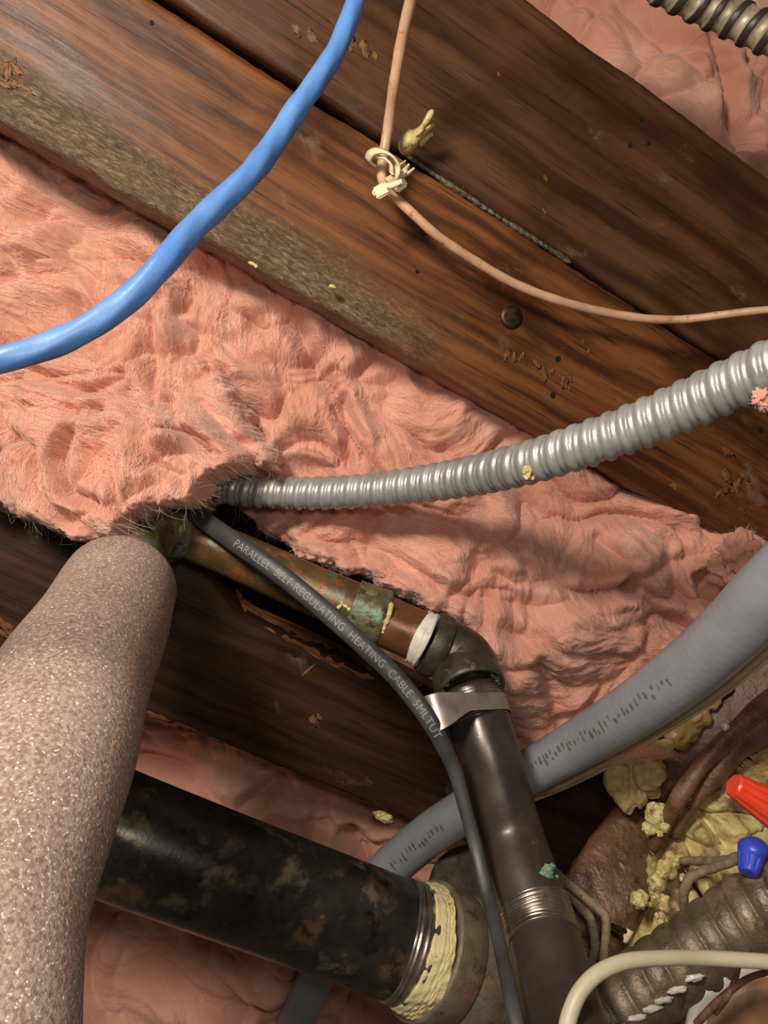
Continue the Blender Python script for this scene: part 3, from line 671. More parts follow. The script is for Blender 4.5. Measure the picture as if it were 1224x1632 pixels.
# clips
def ribbon(pts, width, th, zoff=0):
    """A bent strap through (u, v, depth) points; width along the view axis mostly."""
    w3 = [P(*p) for p in pts]; q, s = spline([list(x) for x in w3], .0008); mb = MB(); n = len(q); tt = np.gradient(q, axis=0); tt /= np.linalg.norm(tt, axis=1)[:, None]
    wd = np.array(Vector(width[0]).normalized()) * width[1]
    for i in range(n):
        nrm = np.cross(tt[i], wd); nrm /= np.linalg.norm(nrm) + 1e-9
        for a, b in ((-1, -1), (1, -1), (1, 1), (-1, 1)): mb.v.append(tuple(q[i] + wd * a + nrm * th * b))
    for i in range(n - 1):
        for j in range(4): k = (j + 1) % 4; mb.f.append((4 * i + j, 4 * i + k, 4 * i + 4 + k, 4 * i + 4 + j))
    mb.f.append((0, 1, 2, 3)); mb.f.append((4 * n - 1, 4 * n - 2, 4 * n - 3, 4 * n - 4)); return mb
t = thing('wire_clip', 'ivory plastic strap clip looped around the thin wire, the upper of the two', 'clip', P(610, 260, .5))
build('strap', ribbon([(596, 262, .500), (587, 255, .494), (592, 244, .488), (606, 240, .484), (622, 246, .484), (633, 262, .488), (630, 280, .492), (618, 288, .50)], ((.45, .7, -.55), .0036), .0007), M['clip'], t)
build('strap', ribbon([(598, 250, .490), (612, 252, .486), (622, 262, .487), (624, 276, .490)], ((.5, .7, -.5), .0020), .0007), M['clip'], t)
mb = MB()
for (a, b, r) in (((640, 275), (652, 262), 3.4), ((644, 280), (660, 268), 3), ((634, 284), (648, 272), 5), ((638, 262), (646, 256), 2)):
    c = tube([(a[0], a[1], .498, r), ((a[0] + b[0]) / 2, (a[1] + b[1]) / 2 + 1, .495, r * .9), (b[0], b[1], .49, r * .5)], 8, .001); mb.add(c.v, c.f)
build('prong', mb, M['clip'], t)
def rbox(c, sx, sy, sz, rot, bev=.18):
    """Box with chamfered edges."""
    import bmesh
    b = bmesh.new(); bmesh.ops.create_cube(b, size=1); bmesh.ops.scale(b, vec=(sx, sy, sz), verts=b.verts)
    bmesh.ops.bevel(b, geom=b.edges[:], offset=min(sx, sy, sz) * bev, segments=2, affect='EDGES')
    R = Matrix.Rotation(rot[2], 3, 'Z') @ Matrix.Rotation(rot[1], 3, 'Y') @ Matrix.Rotation(rot[0], 3, 'X')
    b.verts.index_update(); mb = MB(); mb.v = [tuple(Vector(c) + R @ v.co) for v in b.verts]; mb.f = [tuple(v.index for v in f.verts) for f in b.faces]; b.free(); return mb
t = thing('wire_clip', 'ivory plastic block clip with small tabs at the wire bend, the lower of the two', 'clip', P(608, 305, .5))
build('block', rbox(P(607, 305, .497), .0088, .0080, .006, (.2, .2, -.45)), M['clip'], t, smooth=False)
build('arm', ribbon([(614, 296, .497), (622, 296, .494), (632, 292, .492), (640, 288, .492)], ((0.2, 1, -.3), .0022), .0009), M['clip'], t)
build('block', rbox(P(637, 295, .502), .009, .007, .006, (.2, .1, -.6)), M['clip'], t, smooth=False)
build('tab', tube([(596, 303, .496, 2), (595, 308, .495, 2), (598, 312, .496, 2)], 8, .0006), M['clip'], t)
# squeezed foam with prongs in the gap
t = thing('foam_drip', 'yellowish foam drip with finger-like prongs poking from the gap between the boards', 'foam', P(655, 228, .52))
mb = tube([(650, 243, .535, 6), (648, 234, .528, 13), (655, 222, .520, 15), (664, 214, .518, 9), (672, 205, .515, 5.5), (680, 193, .51, 5), (687, 180, .508, 5), (690, 176, .508, 2.5)], 18, .0009, lambda s, t: 1 + .08 * np.sin(s * 400 + t * 2)); build('drip', mb, M['foamy'], t)
for a in ([(664, 226, .525, 6), (674, 214, .522, 4), (684, 204, .52, 3.2), (693, 197, .517, 2.5)], [(668, 230, .527, 6), (680, 220, .524, 5), (690, 213, .522, 3.5)], [(656, 219, .517, 3), (668, 212, .514, 3), (676, 204, .514, 2)]):
    build('finger', tube(a, 10, .001, lambda s, t: 1 + .15 * np.sin(s * 700)), M['foamy_dull'], t)
# dusty sealant bead in the gap
mb = MB(); rr = random.Random(4)
pts = [(662, 252), (700, 279), (740, 305), (790, 338), (840, 370), (880, 395), (905, 412)]
for k in range(26):
    f_ = k / 25; i = min(5, int(f_ * 6)); g = f_ * 6 - i; u = pts[i][0] + (pts[i + 1][0] - pts[i][0]) * g; v = pts[i][1] + (pts[i + 1][1] - pts[i][1]) * g
    hp = pl.hit(u, v + 1); b = blob(hp + pl.n * .004, rr.uniform(.0022, .0034), .4, 1.5, 2, (2.2, .7, 1), .575, k); mb.add(b.v, b.f)
o = build('gap_sealant', mb, plain('grey_sealant', (74, 68, 50), (104, 98, 78), .5)); tag(o, 'dull grey-green sealant bead in the gap between the two stained boards', 'sealant')

# ------------------------------------------------------------ copper line, elbow, steel pipe
t = thing('copper_pipe', 'green and brown corroded copper pipe with elbow, emerging from the foam sleeve', 'pipe', P(400, 900, .57))
build('elbow', tube([(196, 930, .50, 46), (205, 895, .515, 46), (222, 868, .535, 46), (250, 850, .552, 44), (285, 850, .565, 42)], 36, .0016, lambda s, t: 1 + .02 * np.sin(t * 3 + s * 90)), M['verdigris'], t)
build('run', tube([(270, 846, .568, 37), (320, 862, .567, 37), (400, 896, .566, 38), (480, 932, .565, 39), (560, 966, .562, 40), (600, 982, .562, 41)], 36, .002), M['copper'], t)
build('socket_rim', tube([(283, 850, .565, 46), (292, 853, .565, 47), (300, 857, .565, 43)], 36, .001), M['verdigris'], t)
build('solder_collar', tube([(560, 966, .562, 44), (590, 978, .562, 46), (606, 985, .562, 47), (614, 988, .562, 43)], 36, .001, lambda s, t: 1 + .01 * np.sin(t * 7)), M['verdigris'], t)
build('adapter', tube([(606, 986, .562, 41), (650, 1006, .56, 41), (672, 1016, .558, 41)], 36, .002), plain('brown_copper', (96, 62, 36), (120, 78, 48), .36, .3, 60, .3, 300, .0004, [(84, 52, 30)], (.55, .66), 60), t)
mb = MB()
for k, (u, v, r) in enumerate([(648, 1026, 9), (655, 1034, 7), (640, 1030, 6)]): b = blob(P(u, v, .547), r * .545 / F, .6, 2, 3, (1.3, 1, .3), .4, k); mb.add(b.v, b.f)
fuse(build('corrosion_spot', mb, M['green'], t), .0005, 1)
mb = MB()
for k in range(26):
    a = -1.9 + 2.6 * k / 25; u = 612 + 8 * math.cos(a * 1.0) - 2; v = 985 + 42 * math.sin(a * .75) ; b = blob(P(u - (v - 985) * .35, v, .541 + .000006 * (v - 985) ** 2), rr.uniform(3, 6) * .53 / F, .5, 2, 2, (1, 1, .6), 0, k)
    if v > 965: mb.add(b.v, b.f)
for k, (u, v) in enumerate([(545, 962), (551, 966), (556, 971), (540, 968)]): b = blob(P(u, v, .543), 4 * .54 / F, .5, 2, 2, (1, 1, .6), 0, k); mb.add(b.v, b.f)
fuse(build('flux_residue', mb, M['foamy'], t), .0006, 1)['kind'] = 'stuff'
build('tape_wrap', tube([(664, 1013, .558, 43), (668, 1015, .558, 45), (674, 1018, .557, 44), (678, 1020, .557, 46), (684, 1023, .556, 44)], 36, .0006, lambda s, t: 1 + .02 * np.sin(s * 3000) + .015 * np.sin(t * 5)), M['teflon'], t)

t = thing('pipe_elbow', 'blackened iron elbow between the copper pipe and the dark steel pipe', 'pipe fitting', P(740, 1060, .55))
build('collar', tube([(682, 1022, .556, 49), (686, 1024, .556, 52), (702, 1032, .555, 52), (706, 1034, .555, 48)], 40, .0008), M['iron'], t)
build('bend', tube([(696, 1029, .556, 44), (716, 1036, .555, 46), (735, 1050, .552, 49), (745, 1068, .546, 50), (748, 1084, .541, 48)], 40, .0015), M['iron'], t)
mc = P(749, 1097, .535); ma = Vector((.20, .62, -.76)).normalized(); mr = 57 * .535 / F
build('lip', lathe(mc, ma, [(-.026, mr * .70), (-.018, mr * .90), (-.008, mr * 1.0), (.000, mr), (.003, mr * .985), (.004, mr * .94), (.002, mr * .87), (-.004, mr * .85), (-.006, mr * .5)], 72, .006), M['iron'], t)
mb = MB(); mx = ma.orthogonal().normalized(); my = ma.cross(mx)
for k in range(150):
    a = rr.uniform(0, 6.283); q = rr.uniform(.72, .92); p = mc + (mx * math.cos(a) + my * math.sin(a)) * mr * q - ma * rr.uniform(.000, .004)
    b = blob(p, rr.uniform(.0009, .0024), .6, 2, 2, (1.2, .8, .8), 0, k); mb.add(b.v, b.f)
o = fuse(build('crusty_sealant', mb, plain('grey_crust', (84, 76, 60), (150, 140, 120), .5, 0, 260, .9), t), .0005, 1); o['kind'] = 'stuff'; o['label'] = 'crumbly grey sealant around the opening'

t = thing('steel_pipe', 'dark steel pipe with threaded ends coming down beside the heating cable', 'pipe', P(830, 1350, .5))
def pp(v):   # pipe axis by image row
    vs = [1090, 1188, 1332, 1476, 1620, 1700]; us = [744, 775, 815, 862, 898, 922]; zs = [.545, .523, .505, .46, .405, .375]; rs = [47.5, 49.5, 51, 56, 64.5, 69]
    return (float(np.interp(v, vs, us)), v, float(np.interp(v, vs, zs)), float(np.interp(v, vs, rs)))
build('pipe_wall', tube([pp(v) for v in (1100, 1188, 1260, 1332, 1404, 1476, 1550, 1620, 1700)], 48, .003), M['nipple'], t)
def thr(a, b, n, k=1.02, pitch=.0022):
    pts = [pp(a + (b - a) * i / n) for i in range(n + 1)]; pts = [(u, v, z, r * k) for u, v, z, r in pts]
    return tube(pts, 48, .00022, lambda s, t: 1 - .025 * np.abs(np.sin(math.pi * (s / pitch + t / 6.283))))
build('thread', thr(1108, 1152, 3, 1.035, .0018), M['thread'], t)
build('thread', thr(1442, 1502, 3, 1.03, .0027), M['thread'], t)
mb = MB()
for k, (u, v, r) in enumerate([(872, 1392, 9), (878, 1385, 6), (868, 1402, 7), (875, 1410, 8), (882, 1418, 8), (870, 1418, 5), (884, 1400, 5), (866, 1388, 4), (880, 1425, 5)]): b = blob(P(u, v, .4650 + .00035 * max(0, u - 870)), r * .46 / F, .7, 2, 3, (1.2, 1.5, .26), .4, k); mb.add(b.v, b.f)
fuse(build('corrosion_spot', mb, M['green'], t), .0005, 1)['label'] = 'pale green corrosion spot'
# paper strip on the elbow mouth
# heating cable
hc = [(262, 770, .585, 15), (300, 808, .555, 15), (335, 836, .535, 15), (380, 868, .52, 15.5), (430, 903, .51, 15.5), (480, 942, .505, 15.5), (530, 985, .50, 15.5), (580, 1030, .495, 15.5), (620, 1068, .492, 15), (655, 1108, .488, 15), (685, 1150, .482, 14.5), (708, 1192, .48, 13), (726, 1232, .478, 12), (742, 1290, .472, 11), (758, 1350, .465, 11), (775, 1420, .45, 11), (790, 1480, .43, 11), (806, 1550, .405, 12), (820, 1615, .385, 12.5), (835, 1690, .37, 13)]
t = thing('heating_cable', 'flat black heating cable printed with grey lettering, running down to the steel pipe', 'cable', P(550, 1000, .5))
FL = .42
build('jacket', tube(hc, 24, .002, None, FL), M['rubber'], t)
def wrap_text(body, pts, s0_uv, s1_uv, height_px, name, m, parent, lift=.00025, flat=FL, side_off=0.0, flip=1, rnd=False):
    """Lettering bent along the front of a tube between two image points."""
    c, r, s, side, up, tt = path(pts, .0015)
    proj = np.column_stack([612 + c[:, 0] / (c[:, 2] - CAMH) * F, 816 + c[:, 1] / (c[:, 2] - CAMH) * F])
    sa = s[np.argmin(np.hypot(proj[:, 0] - s0_uv[0], proj[:, 1] - s0_uv[1]))]; sb = s[np.argmin(np.hypot(proj[:, 0] - s1_uv[0], proj[:, 1] - s1_uv[1]))]
    cu = bpy.data.curves.new('txt', 'FONT'); cu.body = body; cu.size = 1; cu.resolution_u = 3; cu.offset = -.012; o = bpy.data.objects.new('txt', cu); COL.objects.link(o)
    dg = bpy.context.evaluated_depsgraph_get(); me = bpy.data.meshes.new_from_object(o.evaluated_get(dg)); bpy.data.objects.remove(o)
    v = np.array([list(x.co) for x in me.vertices]); f = [tuple(p.vertices) for p in me.polygons]; bpy.data.meshes.remove(me)
    x = (v[:, 0] - v[:, 0].min()) / (v[:, 0].max() - v[:, 0].min()); y = v[:, 1] - .35
    S = sa + (sb - sa) * x; g = lambda a: np.column_stack([np.interp(S, s, a[:, k]) for k in range(3)])
    C, SD, UP = g(c), g(side), g(up); R = np.interp(S, s, r); zc_ = C[:, 2] - CAMH
    off = y * height_px * zc_ / F / .7 * flip + side_off * R
    q = np.clip(off / R, -.97, .97); hgt = R * flat * np.sqrt(1 - q ** 2) + lift
    W = C + SD * off[:, None] + UP * hgt[:, None]
    return build(name, (W, f), m, parent, smooth=False)
wrap_text('PARALLEL  SELF-REGULATING  HEATING  CABLE  5MLTUT', hc, (377, 866), (700, 1172), 13, 'printed_lettering', M['print'], t)['label'] = 'grey printed words along the cable'
# silver tape tying cable and pipe
def convex(p):
    p = sorted(p); h = []
    for seq in (p, p[::-1]):
        q = []
        for x in seq:
            while len(q) > 1 and (q[-1][0] - q[-2][0]) * (x[1] - q[-2][1]) - (q[-1][1] - q[-2][1]) * (x[0] - q[-2][0]) <= 0: q.pop()
            q.append(x)
        h += q[:-1]
    return h
a_ = pp(1120); b_ = pp(1165); A = P(*a_[:3]); T = (P(*b_[:3]) - A).normalized(); vw = (A - Vector((0, 0, CAMH))).normalized()
SD = T.cross(vw).normalized(); UP = -(SD.cross(T)); UP = UP if UP.dot(vw) < 0 else -UP
if SD.x < 0: SD = -SD
rp = a_[3] * a_[2] / F * 1.07; cc = P(705, 1160, .486) - A; cx_, cy_ = cc.dot(SD), cc.dot(UP)
pts = [(rp * math.cos(k / 60 * 6.2832), rp * math.sin(k / 60 * 6.2832)) for k in range(60)] + [(cx_ + .0072 * math.cos(k / 30 * 6.2832), cy_ + .0062 * math.sin(k / 30 * 6.2832)) for k in range(30)]
hl = convex(pts); hl = hl + [hl[0]]; hp_, _s = [], None
hq = np.array(hl); dd = np.concatenate([[0], np.cumsum(np.hypot(*np.diff(hq, axis=0).T))]); sx_ = np.linspace(0, dd[-1], 161)[:-1]
hx = np.interp(sx_, dd, hq[:, 0]); hy = np.interp(sx_, dd, hq[:, 1]); mb = MB(); nst = 40
for i in range(nst + 1):
    for k in range(160):
        q = (hx[k] - cx_ + .01) / (rp - cx_ + .01); q = min(1, max(0, q)); lo_ = .000 + .002 * q; hi_ = .0245 - .0110 * float(ss(.15, .6, np.array(q)))
        e = lo_ + (hi_ - lo_) * i / nst; rid = .0005 * abs(math.sin(math.pi * e / .0017)) * float(ss(.25, .45, np.array(q)))
        rad = Vector((hx[k], hy[k], 0)).normalized()
        mb.v.append(tuple(A + T * e + SD * (hx[k] + rad.x * rid) + UP * (hy[k] + rad.y * rid)))
for i in range(nst):
    for k in range(160): j2 = (k + 1) % 160; mb.f.append((i * 160 + k, i * 160 + j2, (i + 1) * 160 + j2, (i + 1) * 160 + k))
b_ = build('tape_strap', mb, M['tape']); tag(b_, 'silver foil tape tying the heating cable to the top of the steel pipe', 'tape')
sm = b_.modifiers.new('solid', 'SOLIDIFY'); sm.thickness = .0006; sm.offset = 1

# ------------------------------------------------------------ foam pipe sleeve (nearest, left)
R0 = .0345
fp = [(195, 930, .485, 0), (183, 952, .465, 0), (158, 1010, .42, 0), (112, 1100, .36, 0), (72, 1200, .32, 0), (24, 1300, .29, 0), (-16, 1400, .270, 0), (-44, 1500, .25, 0), (-54, 1600, .236, 0), (-60, 1700, .225, 0), (-66, 1800, .22, 0)]
fr = [87, 92, 104, 123, 141, 156, 165, 172, 177, 180, 182]
fp = [(a, b, c, r) for (a, b, c, _), r in zip(fp, fr)]
t = thing('pipe_insulation', 'thick beige-grey foam sleeve on the pipe at the left edge, nearest the viewer', 'pipe insulation', P(100, 1250, .3))
def foamprof(s, t): return (1 + .012 * np.sin(s * 37 + t)) * np.clip(.90 + .10 * np.sqrt(np.clip(s / .008, 0, 1)), 0, 1)
build('foam_sleeve', tube(fp, 64, .003, foamprof), M['foampipe'], t)

# ------------------------------------------------------------ black drain pipe, coupling
dp = [(-60, 1222, .485, 101), (60, 1272, .495, 99), (160, 1317, .502, 96), (300, 1371, .512, 93), (450, 1427, .525, 90), (600, 1483, .54, 88), (672, 1510, .547, 87)]
t = thing('drain_pipe', 'thick black steel pipe at bottom left, stained brown, ending in the iron coupling', 'pipe', P(400, 1410, .52))
build('pipe_wall', tube(dp, 64, .003), M['black'], t)
build('thread', tube([(630, 1495, .5425, 90.5), (650, 1502, .544, 90.5), (672, 1510, .548, 90)], 64, .0002, lambda s, t: 1 - .02 * np.abs(np.sin(math.pi * (s / .0028 + t / 6.283)))), M['thread'], t)
def ringblobs(pts):
    mb = tube(pts, 96, .0007, lambda s, t: 1 + .016 * np.sin(t * 9 + 60 * s) + .012 * np.sin(t * 23 + s * 900) + .010 * np.sin(s * 2400)); return mb
build('joint_compound', ringblobs([(650, 1502, .5445, 89), (655, 1504, .545, 93), (668, 1509, .547, 95), (678, 1513, .548, 96), (682, 1514, .5485, 93)]), M['dope'], t)['label'] = 'cream joint compound squeezed around the thread'
a0 = P(655, 1504, .546); a1 = P(730, 1533, .56); ax = (a1 - a0).normalized()
t = thing('pipe_coupling', 'grey cast iron coupling with rust, on the end of the black drain pipe', 'pipe fitting', P(720, 1530, .56))
r1 = 104 * .547 / F
build('flange', lathe(a0 + ax * .0095, ax, [(0, r1 * .90), (-.0005, r1 * .985), (.002, r1), (.022, r1 * 1.0), (.024, r1 * .985), (.026, r1 * .955)], 80, .004), M['cast'], t)
build('body', lathe(a0 + ax * .03, ax, [(0, r1 * .93), (.003, r1 * .97), (.020, r1 * 1.0), (.035, r1 * 1.0), (.050, r1 * .93), (.062, r1 * .78), (.070, r1 * .5), (.072, r1 * .2)], 80, .006), M['cast'], t)
# dark collar behind
t = thing('pipe_clamp', 'dark curved iron collar half hidden behind the steel pipe, above the coupling', 'pipe fitting', P(735, 1390, .62))
build('rim', lathe(P(745, 1405, .60), (.25, .85, .55), [(0, .027), (-.001, .031), (.004, .033), (.010, .033), (.011, .030)], 60), M['iron'], t)
build('neck', lathe(P(750, 1420, .605), (.25, .85, .55), [(0, .026), (.03, .027), (.034, .025)], 60), M['iron'], t)

# ------------------------------------------------------------ grey liquid-tight conduit
gc = [(1300, 868, .40, 56), (1224, 945, .42, 54), (1170, 1002, .44, 51.5), (1100, 1065, .47, 48), (1020, 1125, .50, 44), (940, 1175, .535, 39.5), (860, 1222, .565, 35.5), (790, 1262, .585, 34), (731, 1298, .60, 33), (680, 1333, .62, 32.5), (620, 1385, .64, 32), (565, 1450, .66, 30.5), (515, 1535, .67, 29.5), (470, 1632, .68, 29), (440, 1720, .69, 28)]
t = thing('grey_conduit', 'smooth grey plastic-jacketed conduit passing diagonally behind the steel pipe', 'conduit', P(900, 1200, .55))
build('jacket', tube(gc, 40, .0016, lambda s, t: 1 + .003 * np.sin(s * 2 * math.pi / .0062)), M['grey'], t)
# worn marks of faded print
def marks(pts, a, b, n, off, m, parent, seed, sz=4.6):
    c, r, s, side, up, tt = path(pts, .0015); r_ = random.Random(seed); mb = MB()
    proj = np.column_stack([612 + c[:, 0] / (c[:, 2] - CAMH) * F, 816 + c[:, 1] / (c[:, 2] - CAMH) * F])
    ia = int(np.argmin(np.hypot(proj[:, 0] - a[0], proj[:, 1] - a[1]))); ib = int(np.argmin(np.hypot(proj[:, 0] - b[0], proj[:, 1] - b[1])))
    for k in range(n):
        i = int(round(ia + (ib - ia) * k / (n - 1)))
        for q in range(r_.randint(1, 3)):
            th = off + r_.uniform(-.16, .16); R = r[i] * 1.0
            p = c[i] + side[i] * R * math.cos(th) + up[i] * R * math.sin(th); nr = side[i] * math.cos(th) + up[i] * math.sin(th); tg = np.cross(nr, tt[i])
            a_, b_ = r_.uniform(.5, 1.2) * sz * (c[i, 2] - CAMH) / F, r_.uniform(.4, .9) * sz * (c[i, 2] - CAMH) / F
            i0 = len(mb.v)
            for j in range(6):
                w_ = 2 * math.pi * j / 6; mb.v.append(tuple(p + nr * .00035 + tt[i] * a_ * math.cos(w_) * .6 + tg * b_ * math.sin(w_) * 1.3 + (nr * 0)))
            mb.f.append(tuple(range(i0, i0 + 6)))
    return build('faded_print', mb, m, parent, smooth=False)
marks(gc, (868, 1217), (1090, 1072), 34, 1.72, M['ink'], t, 3)
marks(gc, (640, 1365), (720, 1305), 14, 1.50, M['ink'], t, 5)
o = build('tan_cable', tube([(1290, 960, .45, 12), (1224, 1030, .47, 11), (1150, 1094, .50, 10), (1080, 1140, .525, 9), (1010, 1182, .55, 8), (950, 1220, .57, 8), (885, 1252, .59, 7.5), (840, 1268, .61, 7), (790, 1290, .63, 7)], 16, .003), M['tan']); tag(o, 'slim tan cable running along the underside of the grey conduit', 'cable')
o = build('tan_cable', tube([(1290, 985, .48, 8), (1224, 1045, .50, 8), (1150, 1104, .53, 7), (1085, 1147, .55, 7), (1015, 1190, .575, 6.5), (950, 1228, .60, 6), (885, 1258, .62, 6), (820, 1282, .64, 6)], 14, .003), M['clip']); tag(o, 'pale thin cable tucked behind the tan cable below the grey conduit', 'cable')

# ------------------------------------------------------------ lower right corner
def strip(name, label, cat, pts, th, m, seed=0, flat=.35, n=40):
    """Rough flattened timber along points (u, v, depth, half width px)."""
    def pr(s, t):
        sq = 1 / np.maximum(np.abs(np.cos(t)) ** 6 + np.abs(np.sin(t)) ** 6, 1e-6) ** (1 / 6)
        return sq * (1 + .05 * fbm(s * 40 + seed, t * 2, 3, seed) + .02 * np.sin(t * 9 + s * 200))
    o = build(name, tube(pts, n, .003, pr, flat), m); return tag(o, label, cat)
strip('wood_blocking', 'brown weathered wood block sloping down to the right of the steel pipe', 'timber', [(1075, 1235, .66, 42), (1030, 1310, .63, 50), (975, 1400, .60, 58), (925, 1490, .58, 62), (880, 1590, .56, 60), (850, 1690, .56, 60)], 0, M['wood_rot'], 2, .4)
strip('wood_blocking', 'reddish-brown plank behind the rusty cables at the right edge', 'timber', [(1330, 1000, .62, 70), (1220, 1130, .62, 78), (1130, 1235, .62, 75), (1040, 1350, .64, 62)], 0, plain('red_brown_wood', (74, 50, 36), (104, 74, 54), .5, 0, 40, .8, 120, .002, [(128, 106, 84)], (.6, .7), 50), 5, .25)
cr_ctl = [(1000, 1450, .60), (1060, 1380, .575), (1140, 1280, .57), (1224, 1240, .56), (1224, 1400, .54), (1100, 1450, .55), (1020, 1530, .55), (1000, 1632, .55), (1120, 1632, .52), (1224, 1560, .52)]
cr_poly = [(1075, 1330), (1110, 1285), (1150, 1250), (1224, 1225), (1560, 1150), (1560, 1760), (940, 1760), (965, 1600), (1000, 1540), (1015, 1480), (1030, 1440), (1045, 1390), (1055, 1360)]
cr = Sheet(.55, (900, 1120, 1600, 1760), 2.4, cr_ctl, cr_poly, [([(1075, 1310), (1100, 1350), (1090, 1400)], .014, 10), ([(1120, 1300), (1150, 1340)], .008, 8)], .7, 900, .05, 22, 7, wrinkle=1.6)
v, f = cr.arrays(); o = build('spray_foam', (v, f), M['crust']); tag(o, 'lumpy yellow and brown foam crust filling the bottom right corner', 'foam', kind='stuff')
def globs(name, label, lst, m, cat='foam', sm=2, crumbs=True):
    mb = MB()
    for k, (u, v, z, r, sx, sy, ro) in enumerate(lst):
        b = blob(P(u, v, z), r * z / F, .35, 1.6, 3, (sx, sy, .8), ro, k + len(label)); mb.add(b.v, b.f)
        r_ = random.Random(k + len(label))
        for q in range((7 if r > 9 else 3) if crumbs else 0):
            a = r_.uniform(0, 6.28); d = r_.uniform(.45, .9) * r; b = blob(P(u + d * math.cos(a) * sx, v + d * math.sin(a) * sy, z - r_.uniform(.1, .7) * r * z / F), r * r_.uniform(.18, .42) * z / F, .4, 1.6, 2, (1, 1, .8), 0, q); mb.add(b.v, b.f)
    o = build(name, mb, m); o.data.name = name; tag(o, label, cat)
    return fuse(o, max(.0005, max(x[3] for x in lst) * .5 / F / 16), sm)
globs('foam_drip', 'cluster of drooping cream foam lobes under the grey conduit', [(1012, 1225, .61, 36, 1, 1, 0), (982, 1236, .60, 24, .9, 1.5, -.2), (990, 1262, .60, 17, .8, 1.5, -.1), (1030, 1250, .60, 20, 1, 1, 0), (998, 1272, .60, 18, .8, 1.3, 0), (1020, 1268, .595, 15, .8, 1.3, .1), (1042, 1262, .60, 11, 1, 1.1, 0), (1035, 1230, .59, 26, 1, 1.1, .3), (1040, 1195, .60, 20, 1.2, .9, .2), (1062, 1190, .60, 13, 1, 1, 0)], M['foamy_dull'], sm=5, crumbs=False)
globs('foam_drip', 'row of amber foam lumps along the tan cable', [(1085, 1165, .62, 26, 1, 1.1, .6), (1108, 1140, .62, 24, 1.2, 1, -.6), (1130, 1118, .62, 17, 1.3, .9, -.7), (1152, 1098, .62, 14, 1.5, .8, -.7)], plain('amber_foam', (140, 110, 66), (166, 136, 88), .4, 0, 40, .3, 200, .001), sm=5, crumbs=False)
globs('foam_drip', 'crumbly pale foam at the foot of the rusty cables', [(1046, 1300, .56, 18, 1, 1.2, .4), (1036, 1320, .56, 12, 1, 1, 0), (1060, 1318, .555, 8, 1, 1, 0), (1078, 1292, .555, 9, 1.4, .7, -.8), (1092, 1275, .555, 7, 1.8, .6, -1), (1052, 1330, .555, 5, 1, 1, 0)], M['foamy'])
globs('foam_drip', 'round glossy foam ball beside the wood block', [(1019, 1434, .55, 14, 1, 1, 0), (1032, 1440, .552, 6, 1.6, .7, .3)], M['foamy'])
globs('foam_drip', 'yellow curled foam lumps between the wood block and the blue wire nut', [(1062, 1385, .54, 16, 1, .9, .3), (1078, 1372, .54, 11, 1.3, .8, -.4), (1048, 1405, .54, 15, .9, 1.2, 0), (1044, 1425, .54, 11, .7, 1.4, -.5), (1058, 1440, .54, 12, .8, 1.3, -.3), (1085, 1478, .54, 13, 1, .9, 0), (1050, 1470, .54, 12, .8, 1.5, .3), (1045, 1500, .54, 12, .8, 1.4, .2), (1072, 1500, .54, 13, 1.3, .9, .6), (1095, 1400, .545, 10, 1.2, .8, 0), (1068, 1365, .54, 8, 1, 1, 0)], M['foamy'])
globs('foam_drip', 'yellow foam patch beside the corroded conduit at the right edge', [(1205, 1500, .50, 22, 1.4, .8, -.5), (1222, 1480, .50, 18, 1, 1.2, 0), (1190, 1512, .50, 10, 1.3, .8, 0), (1240, 1510, .5, 22, 1, 1, 0)], M['foamy'])
globs('foam_drip', 'foam lumps under the corroded conduit beside the round plate', [(1092, 1590, .50, 13, 1.2, .9, .3), (1110, 1610, .50, 14, 1, 1.2, .2), (1125, 1590, .50, 12, 1, 1, 0), (1098, 1622, .50, 12, 1.2, 1, 0), (1150, 1560, .50, 12, 1.6, .8, -.3), (1070, 1600, .505, 9, 1, 1, 0)], M['foamy'])
globs('foam_drip', 'pale foam lumps peeking out below the iron coupling', [(772, 1612, .60, 18, 1.4, .9, -.5), (716, 1630, .60, 14, 1, 1, 0), (680, 1630, .62, 14, 1.4, .9, 0)], M['foamy_dull'])
globs('foam_drip', 'tiny cream foam crumb on the lower edge of the dark joist', [(612, 1303, .70, 12, 1.4, .6, .4)], M['foamy'])
globs('foam_drip', 'small yellow-green crumbs under the black drain pipe', [(424, 1513, .62, 7, 1.4, .7, .3), (440, 1518, .62, 6, 1.5, .7, .3), (455, 1522, .62, 5, 1.3, .7, 0)], plain('lime_crumb', (186, 186, 96), (204, 200, 120), .5))
globs('foam_drip', 'tiny yellow crumb on the lower edge of the orange-brown board, nearer the blue cable', [(401, 420, .515, 4, 1.4, .8, .4), (408, 424, .515, 3.5, 1, 1, 0)], M['foamy'])
globs('foam_drip', 'tiny cream crumb on the greyed band of the orange-brown board, farther from the blue cable', [(529, 457, .53, 4.5, 1.4, .8, .1)], M['foamy'])
globs('foam_drip', 'small white chip on the rusty cable', [(1156, 1158, .53, 7, 1, .8, -.5)], M['ceramic'])
